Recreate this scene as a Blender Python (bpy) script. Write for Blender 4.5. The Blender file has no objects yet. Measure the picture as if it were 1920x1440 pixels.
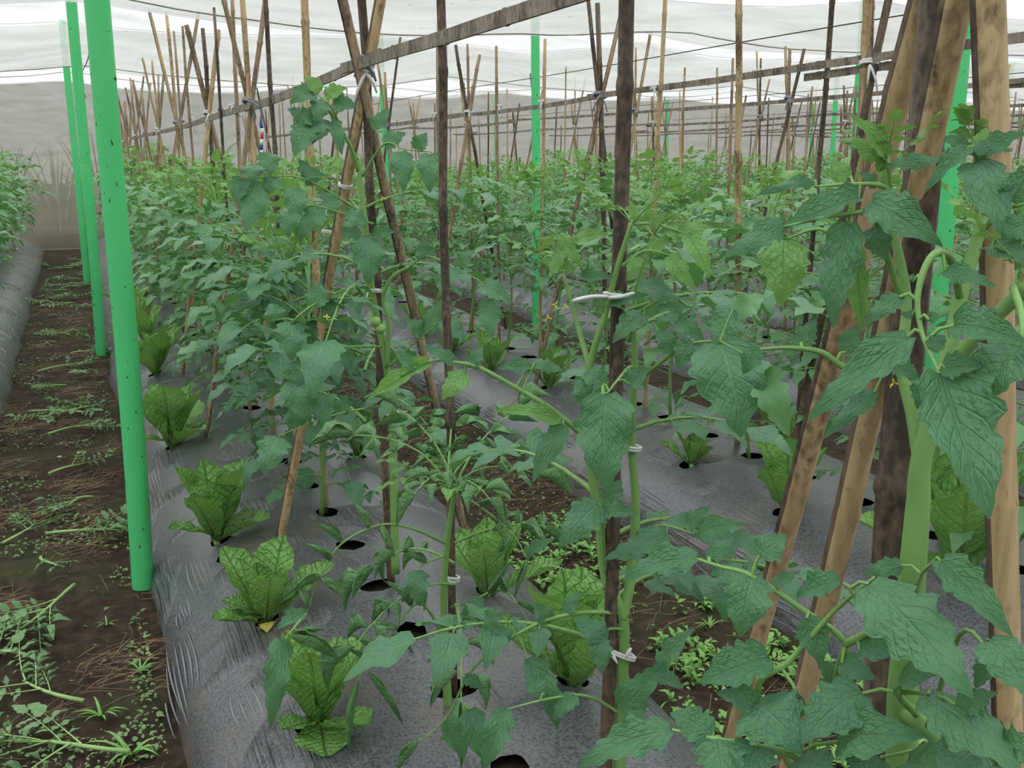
import bpy, math, random
import numpy as np
from mathutils import Vector, Matrix, noise as mnoise

rng = random.Random(7)
SC = bpy.context.scene
COL = SC.collection
PI = math.pi

# ------------------------------------------------------------------ camera
F_PX, H_CAM = 1900.0, 1.5
VPX, VPY = 130.0, 290.0                       # where the crop rows vanish in the photograph
PITCH = math.atan((720 - VPY) / F_PX)
_c, _s = math.cos(PITCH), math.sin(PITCH)
_A = np.stack([np.array([1, 0, 0]), np.array([0, _s, _c]), -np.array([0, _c, -_s])], 1)
_w = _A @ np.array([(VPX - 960) / F_PX, (720 - VPY) / F_PX, -1.0])
PSI = math.atan2(-_w[0], _w[1])
_Y = np.array([[math.cos(PSI), math.sin(PSI), 0], [-math.sin(PSI), math.cos(PSI), 0], [0, 0, 1]])
RCAM = _Y @ _A
CAM = np.array([0, 0, H_CAM])
cd = bpy.data.cameras.new('camera'); cam = bpy.data.objects.new('camera', cd); COL.objects.link(cam)
cam.location = (0, 0, H_CAM); cam.rotation_euler = (PI / 2 - PITCH, 0, -PSI)
cd.sensor_width = 36; cd.lens = 36 * F_PX / 1920; cd.clip_start = 0.02; cd.clip_end = 200
SC.camera = cam

# ------------------------------------------------------------------ world (overcast sky) and exposure
wd = bpy.data.worlds.new('overcast_sky'); SC.world = wd; wd.use_nodes = True
_bg = wd.node_tree.nodes['Background']
_nt = wd.node_tree
_tc = _nt.nodes.new('ShaderNodeTexCoord'); _sx = _nt.nodes.new('ShaderNodeSeparateXYZ'); _mr = _nt.nodes.new('ShaderNodeMapRange')
_nt.links.new(_tc.outputs['Generated'], _sx.inputs[0]); _nt.links.new(_sx.outputs[2], _mr.inputs[0])
_mr.inputs[1].default_value = 0.0; _mr.inputs[2].default_value = 1.0; _mr.inputs[3].default_value = 0.74; _mr.inputs[4].default_value = 2.5   # overcast: brighter overhead
_nt.links.new(_mr.outputs[0], _bg.inputs[1])
wd.cycles.sampling_method = 'NONE'
_bg.inputs[0].default_value = (0.94, 0.975, 1.0, 1)
SC.view_settings.view_transform = 'Standard'; SC.view_settings.look = 'None'
SC.view_settings.exposure = 0.45; SC.view_settings.gamma = 1; SC.view_settings.use_curve_mapping = False
SC.cycles.use_adaptive_sampling = True; SC.cycles.adaptive_threshold = 0.05
SC.cycles.max_bounces = 4; SC.cycles.transparent_max_bounces = 10
SC.cycles.diffuse_bounces = 3; SC.cycles.transmission_bounces = 4; SC.cycles.glossy_bounces = 2

# ------------------------------------------------------------------ helpers
def ray(u, v):
    d = RCAM @ np.array([(u - 960) / F_PX, (720 - v) / F_PX, -1.0]); return d / np.linalg.norm(d)
def at(u, v, r):                                # a point at horizontal distance r from where the photographer stood
    d = ray(u, v); return Vector(CAM + d * r / math.hypot(d[0], d[1]))
def atz(u, v, z):
    d = ray(u, v); return Vector(CAM + d * (z - H_CAM) / d[2])
def atx(u, v, x):
    d = ray(u, v); return Vector(CAM + d * x / d[0])
def proj(p):
    c = RCAM.T @ (np.array(p) - CAM)
    if c[2] > -0.05: return None
    return 960 + F_PX * c[0] / -c[2], 720 - F_PX * c[1] / -c[2], -c[2]
def in_view(p, mx=500, my=700):
    q = proj(p)
    return q is not None and -mx < q[0] < 1920 + mx and -my < q[1] < 1440 + my

def link(o, parent=None):
    COL.objects.link(o)
    if parent is not None: o.parent = parent
    return o
def tag(o, label=None, cat=None, group=None, kind=None):
    if label: o['label'] = label
    if cat: o['category'] = cat
    if group: o['group'] = group
    if kind: o['kind'] = kind
    return o
def empty(name, loc, label=None, cat=None, group=None):
    o = bpy.data.objects.new(name, None); o.location = loc; o.empty_display_size = 0.05
    link(o); return tag(o, label, cat, group)

class MB:
    """collects geometry for ONE mesh"""
    def __init__(s): s.v, s.f, s.uv, s.m = [], [], [], []
    def add(s, verts, faces, mat=0, uvs=None):
        b = len(s.v); s.v.extend([tuple(x) for x in verts])
        for f in faces:
            s.f.append(tuple(i + b for i in f)); s.m.append(mat)
        s.uv.extend(uvs if uvs is not None else [(0.5, 0.0)] * len(verts))
    def tube(s, pts, rad, n=6, mat=0, cap=True, dark=None):
        pts = [Vector(p) for p in pts]; k = len(pts)
        if not hasattr(rad, '__len__'): rad = [rad] * k
        t0 = (pts[1] - pts[0]).normalized()
        ref = Vector((0, 0, 1)) if abs(t0.z) < 0.9 else Vector((1, 0, 0))
        x = t0.cross(ref).normalized(); V = []; uvs = []
        for i in range(k):
            t = (pts[min(i + 1, k - 1)] - pts[max(i - 1, 0)]).normalized()
            x = (x - t * x.dot(t)).normalized(); y = t.cross(x)
            for j in range(n):
                a = 2 * PI * j / n
                V.append(pts[i] + (x * math.cos(a) + y * math.sin(a)) * rad[i]); uvs.append((j / n, i / (k - 1)))
        Fc = []
        for i in range(k - 1):
            for j in range(n):
                Fc.append((i * n + j, i * n + (j + 1) % n, (i + 1) * n + (j + 1) % n, (i + 1) * n + j))
        b = len(s.f)
        if cap: Fc += [tuple(range(n - 1, -1, -1)), tuple(range((k - 1) * n, k * n))]
        s.add(V, Fc, mat, uvs)
    def mesh(s, name, mats, smooth=True):
        me = bpy.data.meshes.new(name)
        me.from_pydata(s.v, [], s.f)
        for m in mats: me.materials.append(m)
        if len(mats) > 1: me.polygons.foreach_set('material_index', np.array(s.m, dtype=np.int32))
        if smooth: me.polygons.foreach_set('use_smooth', np.ones(len(s.f), dtype=bool))
        ul = me.uv_layers.new(name='UVMap')
        li = np.empty(len(me.loops), dtype=np.int32); me.loops.foreach_get('vertex_index', li)
        ul.data.foreach_set('uv', np.array(s.uv, dtype=np.float32)[li].ravel())
        me.update(); return me
    def build(s, name, mats, parent=None, loc=None, smooth=True):
        if not isinstance(mats, (list, tuple)): mats = [mats]
        o = bpy.data.objects.new(name, s.mesh(name, mats, smooth))
        if loc is not None: o.location = loc
        return link(o, parent)

def nz(x, y, z=0.0): return mnoise.noise(Vector((x, y, z)))

# ------------------------------------------------------------------ materials
def mat_new(name):
    m = bpy.data.materials.new(name); m.use_nodes = True
    nt = m.node_tree; nt.nodes.clear()
    out = nt.nodes.new('ShaderNodeOutputMaterial')
    return m, nt, out
class N:
    def __init__(s, nt): s.nt = nt
    def __call__(s, typ, ins=None, **kw):
        n = s.nt.nodes.new('ShaderNode' + typ)
        for k, v in kw.items(): setattr(n, k, v)
        for k, v in (ins or {}).items():
            if isinstance(v, bpy.types.NodeSocket): s.nt.links.new(v, n.inputs[k])
            else: n.inputs[k].default_value = v
        return n
    def math(s, op, a, b=0.0, c=0.0):
        return s('Math', {0: a, 1: b, 2: c}, operation=op).outputs[0]
    def mix(s, fac, a, b):
        n = s('Mix', data_type='RGBA'); 
        for i, v in ((0, fac), (6, a), (7, b)):
            if isinstance(v, bpy.types.NodeSocket): s.nt.links.new(v, n.inputs[i])
            else: n.inputs[i].default_value = v
        return n.outputs[2]
    def ramp(s, fac, stops):
        n = s('ValToRGB', {0: fac}); e = n.color_ramp.elements
        while len(e) < len(stops): e.new(0.5)
        for el, (p, c) in zip(e, stops):
            el.position = p; el.color = c if len(c) == 4 else (*c, 1)
        return n.outputs[0]
def C(r, g, b): return (r, g, b, 1)

def leaf_material(name, col, col2, vein, trans, transcol, rough=0.42, pucker=1.0, veinfreq=7.0):
    m, nt, out = mat_new(name); n = N(nt)
    uv = n('UVMap').outputs[0]; sp = n('SeparateXYZ', {0: uv})
    vx = n.math('ABSOLUTE', n.math('SUBTRACT', sp.outputs[0], 0.5))
    mid = n.math('SUBTRACT', 1.0, n.math('MINIMUM', n.math('MULTIPLY', vx, 30.0), 1.0))
    ph = n.math('FRACT', n.math('SUBTRACT', n.math('MULTIPLY', sp.outputs[1], veinfreq), n.math('MULTIPLY', vx, 4.5)))
    lat = n.math('SUBTRACT', 1.0, n.math('MINIMUM', n.math('MULTIPLY', n.math('ABSOLUTE', n.math('SUBTRACT', ph, 0.5)), 9.0), 1.0))
    v = n.math('MAXIMUM', mid, n.math('MULTIPLY', lat, 0.38))
    tc = n('TexCoord').outputs[3]
    info = n('ObjectInfo').outputs['Random']
    nzt = n('TexNoise', {'Vector': tc, 'Scale': 9.0, 'Detail': 1.0}).outputs[0]
    f = n.math('ADD', n.math('MULTIPLY', nzt, 0.75), n.math('MULTIPLY', info, 0.4))
    base = n.mix(n.math('SUBTRACT', f, 0.15), C(*col), C(*col2))
    base = n.mix(n.math('MULTIPLY', v, 0.6), base, C(*vein))
    bh = n.math('SUBTRACT', n.math('MULTIPLY', n('TexNoise', {'Vector': uv, 'Scale': 13.0, 'Detail': 2.0}).outputs[0], 0.9), n.math('MULTIPLY', v, 0.6))
    nrm = {}
    if pucker: nrm = {'Normal': n('Bump', {'Height': bh, 'Strength': 0.6 * pucker, 'Distance': 0.009}).outputs[0]}
    p = n('BsdfPrincipled', {'Base Color': base, 'Roughness': rough, 'Specular IOR Level': 0.45, **nrm})
    t = n('BsdfTranslucent', {'Color': n.mix(0.35, C(*transcol), base)})
    mx = n('MixShader', {0: trans, 1: p.outputs[0], 2: t.outputs[0]})
    nt.links.new(mx.outputs[0], out.inputs[0]); return m

def simple(name, col, col2=None, rough=0.6, scale=20.0, stretch=(1, 1, 1), spec=0.3, bump=0.2, coord=3, detail=4.0):
    m, nt, out = mat_new(name); n = N(nt)
    co = n('TexCoord').outputs[coord]
    mp = n('Mapping', {'Vector': co, 'Scale': stretch}).outputs[0]
    t = n('TexNoise', {'Vector': mp, 'Scale': scale, 'Detail': detail}).outputs[0]
    c = n.ramp(t, [(0.3, C(*col)), (0.7, C(*(col2 or col)))])
    b = n('Bump', {'Height': t, 'Strength': bump, 'Distance': 0.01})
    p = n('BsdfPrincipled', {'Base Color': c, 'Roughness': rough, 'Specular IOR Level': spec, 'Normal': b.outputs[0]})
    nt.links.new(p.outputs[0], out.inputs[0]); return m

def bamboo(name, col, col2, spot, amount, rough=0.55):
    m, nt, out = mat_new(name); n = N(nt)
    co = n('TexCoord').outputs[3]
    st = n('TexNoise', {'Vector': n('Mapping', {'Vector': co, 'Scale': (60, 60, 3.5)}).outputs[0], 'Scale': 1.6, 'Detail': 4.0}).outputs[0]
    big = n('TexNoise', {'Vector': n('Mapping', {'Vector': co, 'Scale': (8, 8, 2.2)}).outputs[0], 'Scale': 1.5, 'Detail': 4.0, 'Roughness': 0.7}).outputs[0]
    sp = n('TexNoise', {'Vector': n('Mapping', {'Vector': co, 'Scale': (120, 120, 70)}).outputs[0], 'Scale': 1.0, 'Detail': 3.0}).outputs[0]
    base = n.mix(n.ramp(st, [(0.35, (0, 0, 0)), (0.65, (1, 1, 1))]), C(*col), C(*col2))
    k = n.math('ADD', n.math('MULTIPLY', big, 0.75), n.math('MULTIPLY', sp, 0.45))
    base = n.mix(n.ramp(k, [(0.62 - amount * 0.2, (0, 0, 0)), (0.80 - amount * 0.2, (1, 1, 1))]), base, C(*spot))
    b = n('Bump', {'Height': st, 'Strength': 0.35, 'Distance': 0.003})
    p = n('BsdfPrincipled', {'Base Color': base, 'Roughness': rough, 'Specular IOR Level': 0.3, 'Normal': b.outputs[0]})
    nt.links.new(p.outputs[0], out.inputs[0]); return m

M = {}
M['leaf'] = leaf_material('tomato_leaf', (0.075, 0.215, 0.105), (0.120, 0.285, 0.135), (0.27, 0.44, 0.27), 0.24, (0.16, 0.42, 0.05), 0.40)
M['leaf_far'] = leaf_material('tomato_leaf_far', (0.095, 0.250, 0.105), (0.165, 0.360, 0.155), (0.2, 0.36, 0.19), 0.26, (0.2, 0.45, 0.07), 0.42, 0.0)
M['leaf_young'] = leaf_material('tomato_leaf_young', (0.17, 0.40, 0.10), (0.24, 0.48, 0.15), (0.26, 0.46, 0.2), 0.30, (0.28, 0.5, 0.07))
M['leaf_curl'] = leaf_material('tomato_leaf_curled', (0.10, 0.25, 0.095), (0.18, 0.35, 0.14), (0.3, 0.45, 0.22), 0.22, (0.22, 0.42, 0.08))
M['leaf_wilt'] = leaf_material('tomato_leaf_cut', (0.13, 0.29, 0.10), (0.30, 0.45, 0.23), (0.3, 0.45, 0.24), 0.15, (0.2, 0.4, 0.1), 0.6)
M['lettuce'] = leaf_material('lettuce_leaf', (0.19, 0.43, 0.095), (0.28, 0.53, 0.16), (0.33, 0.53, 0.22), 0.26, (0.26, 0.5, 0.05), 0.36, 2.6, 12.0)
M['yellow_leaf'] = leaf_material('yellow_leaf', (0.55, 0.52, 0.09), (0.45, 0.50, 0.10), (0.6, 0.6, 0.2), 0.2, (0.5, 0.5, 0.1))
M['stem'] = simple('tomato_stem', (0.16, 0.32, 0.085), (0.23, 0.42, 0.13), 0.5, 25, (1, 1, .2), 0.35, 0.15)
M['stem_cut'] = simple('cut_stem', (0.24, 0.42, 0.13), (0.34, 0.5, 0.2), 0.5, 25)
M['bamboo_tan'] = bamboo('bamboo_tan', (0.41, 0.285, 0.145), (0.56, 0.42, 0.235), (0.12, 0.075, 0.04), 0.12)
M['bamboo_grey'] = bamboo('bamboo_grey', (0.30, 0.21, 0.135), (0.42, 0.31, 0.20), (0.11, 0.08, 0.055), 0.3)
M['bamboo_dark'] = bamboo('bamboo_dark', (0.13, 0.088, 0.060), (0.22, 0.155, 0.105), (0.05, 0.040, 0.031), 0.6)
M['bamboo_inner'] = bamboo('bamboo_inner', (0.10, 0.072, 0.05), (0.17, 0.12, 0.08), (0.04, 0.033, 0.026), 0.4)
M['bamboo_rail'] = bamboo('bamboo_rail', (0.24, 0.20, 0.155), (0.34, 0.29, 0.225), (0.075, 0.06, 0.048), 0.45)
M['tie_white'] = simple('tie_white', (0.75, 0.75, 0.74), (0.62, 0.62, 0.62), 0.4)
M['tie_blue'] = simple('tie_blue', (0.20, 0.21, 0.27), (0.33, 0.34, 0.40), 0.4)
M['petal'] = simple('flower_petal', (0.80, 0.62, 0.03), (0.85, 0.72, 0.06), 0.5)
M['fruit'] = simple('green_fruit', (0.20, 0.38, 0.09), (0.27, 0.45, 0.14), 0.25)
M['straw'] = simple('straw', (0.20, 0.13, 0.07), (0.33, 0.23, 0.13), 0.8, 6)
M['scrap'] = simple('leaf_scrap', (0.07, 0.16, 0.045), (0.22, 0.33, 0.14), 0.7, 2.5)
M['grass'] = simple('grass_blade', (0.13, 0.30, 0.06), (0.20, 0.40, 0.10), 0.5, 3)
M['stone'] = simple('stone', (0.35, 0.31, 0.27), (0.5, 0.46, 0.4), 0.7, 30)
M['wire'] = simple('wire', (0.03, 0.03, 0.03), (0.05, 0.05, 0.05), 0.6)
M['outside'] = simple('outside_grass', (0.30, 0.42, 0.18), (0.50, 0.58, 0.34), 0.6, 1.2)
M['plume'] = simple('outside_plume', (0.75, 0.74, 0.68), (0.85, 0.84, 0.8), 0.8, 5)

def make_post_mat():
    m, nt, out = mat_new('green_pipe'); n = N(nt); co = n('TexCoord').outputs[3]
    t = n('TexNoise', {'Vector': n('Mapping', {'Vector': co, 'Scale': (70, 70, 38)}).outputs[0], 'Scale': 1.0, 'Detail': 1.0}).outputs[0]
    g = n('TexNoise', {'Vector': n('Mapping', {'Vector': co, 'Scale': (6, 6, 1.2)}).outputs[0], 'Scale': 2.0, 'Detail': 3.0}).outputs[0]
    c = n.mix(g, C(0.075, 0.56, 0.185), C(0.105, 0.66, 0.235))
    c = n.mix(n.ramp(t, [(0.73, (0, 0, 0)), (0.76, (1, 1, 1))]), c, C(0.06, 0.07, 0.03))
    p = n('BsdfPrincipled', {'Base Color': c, 'Roughness': 0.42, 'Specular IOR Level': 0.4})
    nt.links.new(p.outputs[0], out.inputs[0]); return m
M['green'] = make_post_mat()
M['post_dirt'] = simple('post_dirt', (0.05, 0.04, 0.025), (0.10, 0.075, 0.04), 0.9, 60)

def make_soil(name, a, b, c, moss):
    m, nt, out = mat_new(name); n = N(nt); co = n('TexCoord').outputs[3]
    t = n('TexNoise', {'Vector': co, 'Scale': 16.0, 'Detail': 8.0, 'Roughness': 0.65}).outputs[0]
    g = n('TexNoise', {'Vector': co, 'Scale': 1.7, 'Detail': 5.0, 'Roughness': 0.6}).outputs[0]
    col = n.ramp(t, [(0.32, C(*a)), (0.5, C(*b)), (0.72, C(*c))])
    col = n.mix(n.ramp(g, [(0.50, (0, 0, 0)), (0.70, (moss, moss, moss))]), col, C(0.055, 0.075, 0.022))
    bp = n('Bump', {'Height': t, 'Strength': 0.9, 'Distance': 0.03})
    p = n('BsdfPrincipled', {'Base Color': col, 'Roughness': 0.9, 'Specular IOR Level': 0.15, 'Normal': bp.outputs[0]})
    nt.links.new(p.outputs[0], out.inputs[0]); return m
M['soil'] = make_soil('soil', (0.020, 0.014, 0.009), (0.044, 0.030, 0.020), (0.090, 0.064, 0.042), 0.55)
M['hole_soil'] = make_soil('hole_soil', (0.012, 0.010, 0.008), (0.028, 0.021, 0.016), (0.05, 0.038, 0.028), 0.0)

def make_film():
    m, nt, out = mat_new('mulch_film'); n = N(nt); co = n('TexCoord').outputs[3]
    d = n('TexNoise', {'Vector': co, 'Scale': 3.2, 'Detail': 5.0, 'Roughness': 0.65}).outputs[0]
    sp = n('TexNoise', {'Vector': co, 'Scale': 130.0, 'Detail': 3.0, 'Roughness': 0.7}).outputs[0]
    col = n.mix(n.ramp(sp, [(0.38, (0, 0, 0)), (0.56, (1, 1, 1))]), C(0.036, 0.040, 0.045), C(0.118, 0.124, 0.134))
    k = n.math('ADD', n.math('MULTIPLY', d, 0.8), n.math('MULTIPLY', sp, 0.25))
    col = n.mix(n.ramp(k, [(0.53, (0, 0, 0)), (0.70, (0.75, 0.75, 0.75))]), col, C(0.145, 0.110, 0.082))
    st = n('TexNoise', {'Vector': n('Mapping', {'Vector': co, 'Scale': (70.0, 1.6, 40.0)}).outputs[0], 'Scale': 1.4, 'Detail': 2.0}).outputs[0]
    msk = n('TexNoise', {'Vector': co, 'Scale': 4.0, 'Detail': 1.0}).outputs[0]
    st = n.math('MULTIPLY', st, n.ramp(msk, [(0.55, (0, 0, 0)), (0.66, (1, 1, 1))]))
    b1 = n('Bump', {'Height': st, 'Strength': 1.0, 'Distance': 0.022})
    b2 = n('Bump', {'Height': sp, 'Strength': 0.25, 'Distance': 0.004, 'Normal': b1.outputs[0]})
    p = n('BsdfPrincipled', {'Base Color': col, 'Roughness': 0.30, 'Specular IOR Level': 0.55, 'Normal': b2.outputs[0]})
    nt.links.new(p.outputs[0], out.inputs[0]); return m
M['film'] = make_film()

def make_net(name, tcol, open_a, open_b, dirt, diff, stretch):
    """woven insect net: light passes through the mesh openings, the threads scatter it"""
    m, nt, out = mat_new(name); n = N(nt); co = n('TexCoord').outputs[3]
    t = n('TexNoise', {'Vector': n('Mapping', {'Vector': co, 'Scale': stretch}).outputs[0], 'Scale': 1.0, 'Detail': 4.0, 'Roughness': 0.65}).outputs[0]
    sp = n('TexNoise', {'Vector': n('Mapping', {'Vector': co, 'Scale': (14, 26, 14)}).outputs[0], 'Scale': 1.0, 'Detail': 2.0}).outputs[0]
    fac = n.ramp(t, [(0.32, (0, 0, 0)), (0.68, (1, 1, 1))])
    c = n.mix(fac, C(*tcol), C(*[x * dirt for x in tcol]))
    c = n.mix(n.ramp(sp, [(0.70, (0, 0, 0)), (0.76, (1, 1, 1))]), c, C(0.25, 0.23, 0.19))
    tr = n('BsdfTranslucent', {'Color': c}); df = n('BsdfDiffuse', {'Color': c})
    body = n('MixShader', {0: diff, 1: tr.outputs[0], 2: df.outputs[0]})
    op = n.math('ADD', n.math('MULTIPLY', n.math('SUBTRACT', 1.0, fac), open_a - open_b), open_b)
    tp = n('BsdfTransparent')
    mx = n('MixShader', {0: op, 1: body.outputs[0], 2: tp.outputs[0]})
    nt.links.new(mx.outputs[0], out.inputs[0]); return m
M['net_roof'] = make_net('net_roof', (0.57, 0.563, 0.53), 0.54, 0.32, 0.60, 0.20, (0.9, 4.2, 1.0))
M['net_wall'] = make_net('net_wall', (0.30, 0.28, 0.222), 0.25, 0.15, 0.80, 0.5, (2.2, 1.0, 9.0))

# ------------------------------------------------------------------ layout of the place
ROWS = [-1.10, 0.74, 2.58, 4.42, 6.26, 8.10, 9.94, 11.78, 13.62, 15.46]     # bed centres
RAILZ = [1.72, 1.72, 1.80, 1.86, 1.86, 1.86, 1.86, 1.86, 1.86, 1.86]
ORD = ['bed left of the dirt path', 'bed beside the green poles', 'second bed from the dirt path', 'third bed from the dirt path', 'fourth bed from the dirt path',
       'fifth bed from the dirt path', 'sixth bed from the dirt path', 'seventh bed from the dirt path', 'eighth bed from the dirt path', 'ninth bed from the dirt path']
BW, BH, WALL_Y = 0.62, 0.25, 18.0
POST_X = [0.10, 3.75, 7.25, 10.9, 14.5]; POST_Y = [3.62, 8.25, 12.9, 17.8]
STEP = 0.335

# ---- floor
def axis(segs):
    out = []
    for a, b, s in segs:
        k = max(1, int(round((b - a) / s))); out += [a + (b - a) * i / k for i in range(k)]
    return out + [segs[-1][1]]
def grid(name, xs, ys, zf, mats):
    X, Y = len(xs), len(ys)
    v = [(x, y, zf(x, y)) for y in ys for x in xs]
    f = [(j * X + i, j * X + i + 1, (j + 1) * X + i + 1, (j + 1) * X + i) for j in range(Y - 1) for i in range(X - 1)]
    mb = MB(); mb.add(v, f); return mb.build(name, mats)
def floor_z(x, y):
    return 0.020 * nz(x * 3.1, y * 2.3, 1) + 0.012 * nz(x * 9, y * 8, 2) + 0.006 * nz(x * 22, y * 20, 3)
fl = grid('floor', axis([(-30, -2.2, 2.5), (-2.2, -0.62, 0.12), (-0.62, 0.3, 0.03), (0.3, 1.3, 0.12), (1.3, 2.1, 0.05), (2.1, 16, 0.25), (16, 60, 3)]),
          axis([(-12, 0, 1.0), (0, 8, 0.06), (8, 18, 0.14), (18, 60, 3)]), floor_z, M['soil'])
tag(fl, 'dark brown soil of the path and furrows', kind='structure')

# ---- raised beds with plastic mulch film
def bed_prof(t): return BH * max(0.0, 1 - abs(t) ** 3.0) ** 0.75
def bed_z(ri, x, y):
    t = (x - ROWS[ri]) / BW
    side = min(1.0, max(0.0, (abs(t) - 0.35) / 0.3)) * (1 - 0.4 * abs(t))
    wr = 0.0015 * side * math.sin(y * 96 + 7 * nz(y * 1.3, ri, 5)) * max(0, nz(y * 1.9, ri + (t > 0) * 9, 7)) * 3
    return bed_prof(t) + 0.012 * nz(x * 4, y * 3, ri) * (1 - t * t) + wr
LETTUCES = [
    (600, 1345, 1, .215, 'nearest lettuce on the left edge of the bed, with one leaf lying flat', 9, 1),
    (497, 1150, 1, .215, 'lettuce beside the fallen yellow leaf', 9, 2),
    (405, 992, 1, .27, 'broad upright lettuce on the bed, behind the nearest green pole base', 10, 3),
    (322, 815, 1, .30, 'big lettuce right beside the nearest green pole', 11, 4),
    (292, 690, 1, .28, 'lettuce behind the big lettuce next to the green pole', 9, 5),
    (1078, 1275, 1, .27, 'bright upright lettuce behind the forked tomato stem', 9, 6),
    (915, 1105, 1, .24, 'broad dark lettuce behind the curled tomato plant', 8, 7),
    (672, 852, 1, .19, 'narrow lettuce in the hole between the tripod canes', 7, 8),
    (1298, 868, 2, .15, 'small lettuce with a dry leaf on the second bed', 8, 9),
    (1475, 955, 2, .25, 'narrow lettuce on the second bed left of the leftmost slanted cane', 8, 10),
    (1030, 728, 2, .22, 'young lettuce on the left edge of the second bed', 8, 11),
    (1462, 840, 2, .22, 'lettuce on the far edge of the second bed', 7, 14),
    (1800, 1090, 2, .38, 'large lettuce on the second bed behind the thick pale tomato stem', 11, 12)]
HOLES = {}
def holes_for(ri):
    hs = []
    j = 0; y = 0.08
    while y < 17.2:
        hs.append((0.0, y, 0.047)); 
        y += STEP
    for (u, v, lr, *_r) in LETTUCES:
        if lr == ri: p = atz(u, v, 0.235); hs.append((p.x - ROWS[ri], p.y, 0.036))
    if ri == 1: p = atz(435, 1037, .22); hs.append((p.x - ROWS[1], p.y, .04))
    if ri == 2: p = atz(1322, 805, .25); hs.append((p.x - ROWS[2], p.y, .04))
    return hs
def make_bed(ri):
    cx = ROWS[ri]; fine = ri in (0, 1, 2, 3)
    nxh = 15; dx = BW / nxh; dy = STEP / 8 if fine else STEP / 2
    y0 = 0.08 - STEP * 6; ny = int((17.5 - y0) / dy)
    nx = 2 * nxh + 1
    def wob(y, t): return 0.03 * nz(y * 0.9, ri * 3.0, 4 + (t > 0)) + 0.02 * nz(y * 3.1, ri, 6)
    def P(i, j):
        y = y0 + j * dy; t = (i - nxh) / nxh; t2 = math.copysign(abs(t) ** 0.8, t)
        x = cx + t2 * BW
        if abs(t) > 0.6: x += wob(y, t) * (abs(t) - 0.6) / 0.4
        z = bed_z(ri, cx + t2 * BW, y)
        if abs(t) == 1.0: z = -0.05
        return (x, y, z)
    V = [P(i, j) for j in range(ny + 1) for i in range(nx)]
    skip = set(); ringV = []; ringF = []; rec = []
    if fine:
        for (ox, hy, r) in holes_for(ri):
            if hy > 9.5 or not in_view((cx + ox, hy, .25)): continue
            tt = math.copysign((abs(ox) / BW) ** 1.25, ox)
            ic = nxh + int(round(tt * nxh)); jc = int(round((hy - y0) / dy))
            k = 2
            cells = [(i, j) for i in range(ic - k, ic + k) for j in range(jc - k, jc + k)]
            if any(c in skip for c in cells): continue
            skip.update(cells)
            loop = [(ic - k + a, jc - k) for a in range(2 * k)] + [(ic + k, jc - k + a) for a in range(2 * k)] + \
                   [(ic + k - a, jc + k) for a in range(2 * k)] + [(ic - k, jc + k - a) for a in range(2 * k)]
            C0 = V[jc * nx + ic]; b = len(V) + len(ringV); m = len(loop)
            sq = rng.uniform(0.85, 1.15)
            for q, (i, j) in enumerate(loop):
                p = V[j * nx + i]; a = math.atan2(p[1] - C0[1], p[0] - C0[0])
                rr = r * (1 + 0.10 * math.sin(2 * a + hy * 7) + 0.06 * math.sin(5 * a + hy * 13))
                x = C0[0] + rr * math.cos(a) * sq; y = C0[1] + rr * math.sin(a)
                ringV.append((x, y, bed_z(ri, x, y) - 0.004))
            for q in range(m):
                i, j = loop[q]; i2, j2 = loop[(q + 1) % m]
                ringF.append((j * nx + i, j2 * nx + i2, b + (q + 1) % m, b + q))
            rec.append((C0[0], C0[1]))
    Fq = [(j * nx + i, j * nx + i + 1, (j + 1) * nx + i + 1, (j + 1) * nx + i) for j in range(ny) for i in range(nx - 1) if (i, j) not in skip]
    mb = MB(); mb.add(V + ringV, Fq + ringF)
    o = mb.build('planting_bed', M['film'])
    HOLES[ri] = rec
    if fine:
        mb = MB(); xs = [cx + BW * 0.93 * k / 10 for k in range(-10, 11)]; ys = axis([(y0, 9.8, 0.06)])
        X = len(xs)
        mb.add([(x, y, bed_prof((x - cx) / BW) - 0.035 + 0.006 * nz(x * 20, y * 20, 8)) for y in ys for x in xs],
               [(j * X + i, j * X + i + 1, (j + 1) * X + i + 1, (j + 1) * X + i) for j in range(len(ys) - 1) for i in range(X - 1)])
        tag(mb.build('bed_soil', M['hole_soil'], o), 'dark soil showing through the planting holes')
    tag(o, 'raised ' + ORD[ri] + ', covered with grey plastic film', 'planting bed', 'film covered planting beds')
    return o
BEDS = [make_bed(ri) for ri in range(len(ROWS))]
r3 = random.Random(3)
M['film_fold'] = simple('film_fold', (0.16, 0.165, 0.175), (0.24, 0.245, 0.255), 0.28, 30, (1, .2, 1), 0.6, 0.1)  # whitish stretched film, with the sky gloss on the folds put into its colour
for (ri, tc, ya, yb, n_, w_) in [(1, -.93, 2.50, 3.02, 8, .013), (1, -.86, 2.98, 3.16, 5, .012), (1, -.72, 2.2, 2.5, 4, .022), (1, -.90, 3.35, 3.95, 5, .014), (1, -.74, 3.05, 3.5, 5, .018), (1, -.84, 4.1, 4.8, 5, .015),
                                 (2, -.90, 2.3, 3.0, 8, .014), (2, -.86, 3.2, 4.4, 9, .014), (2, -.92, 4.6, 6.0, 7, .014)]:
    for k in range(n_):
        mb = MB(); pts = []; y1 = ya + r3.uniform(0, .3) * (yb - ya); y2 = yb - r3.uniform(0, .3) * (yb - ya)
        for i in range(10):
            t = i / 9; y = y1 + (y2 - y1) * t
            x = ROWS[ri] + tc * BW + (k - n_ / 2) * w_ * (.78 + .22 * math.sin(PI * t)) + .012 * math.sin(t * 2 + k)*.3
            pts.append((x, y, bed_z(ri, x, y) - .0012))
        mb.tube(pts, [.0006 + .0026 * math.sin(PI * i / 9) for i in range(10)], 6); mb.build('film_fold', M['film_fold'], BEDS[ri])

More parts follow.
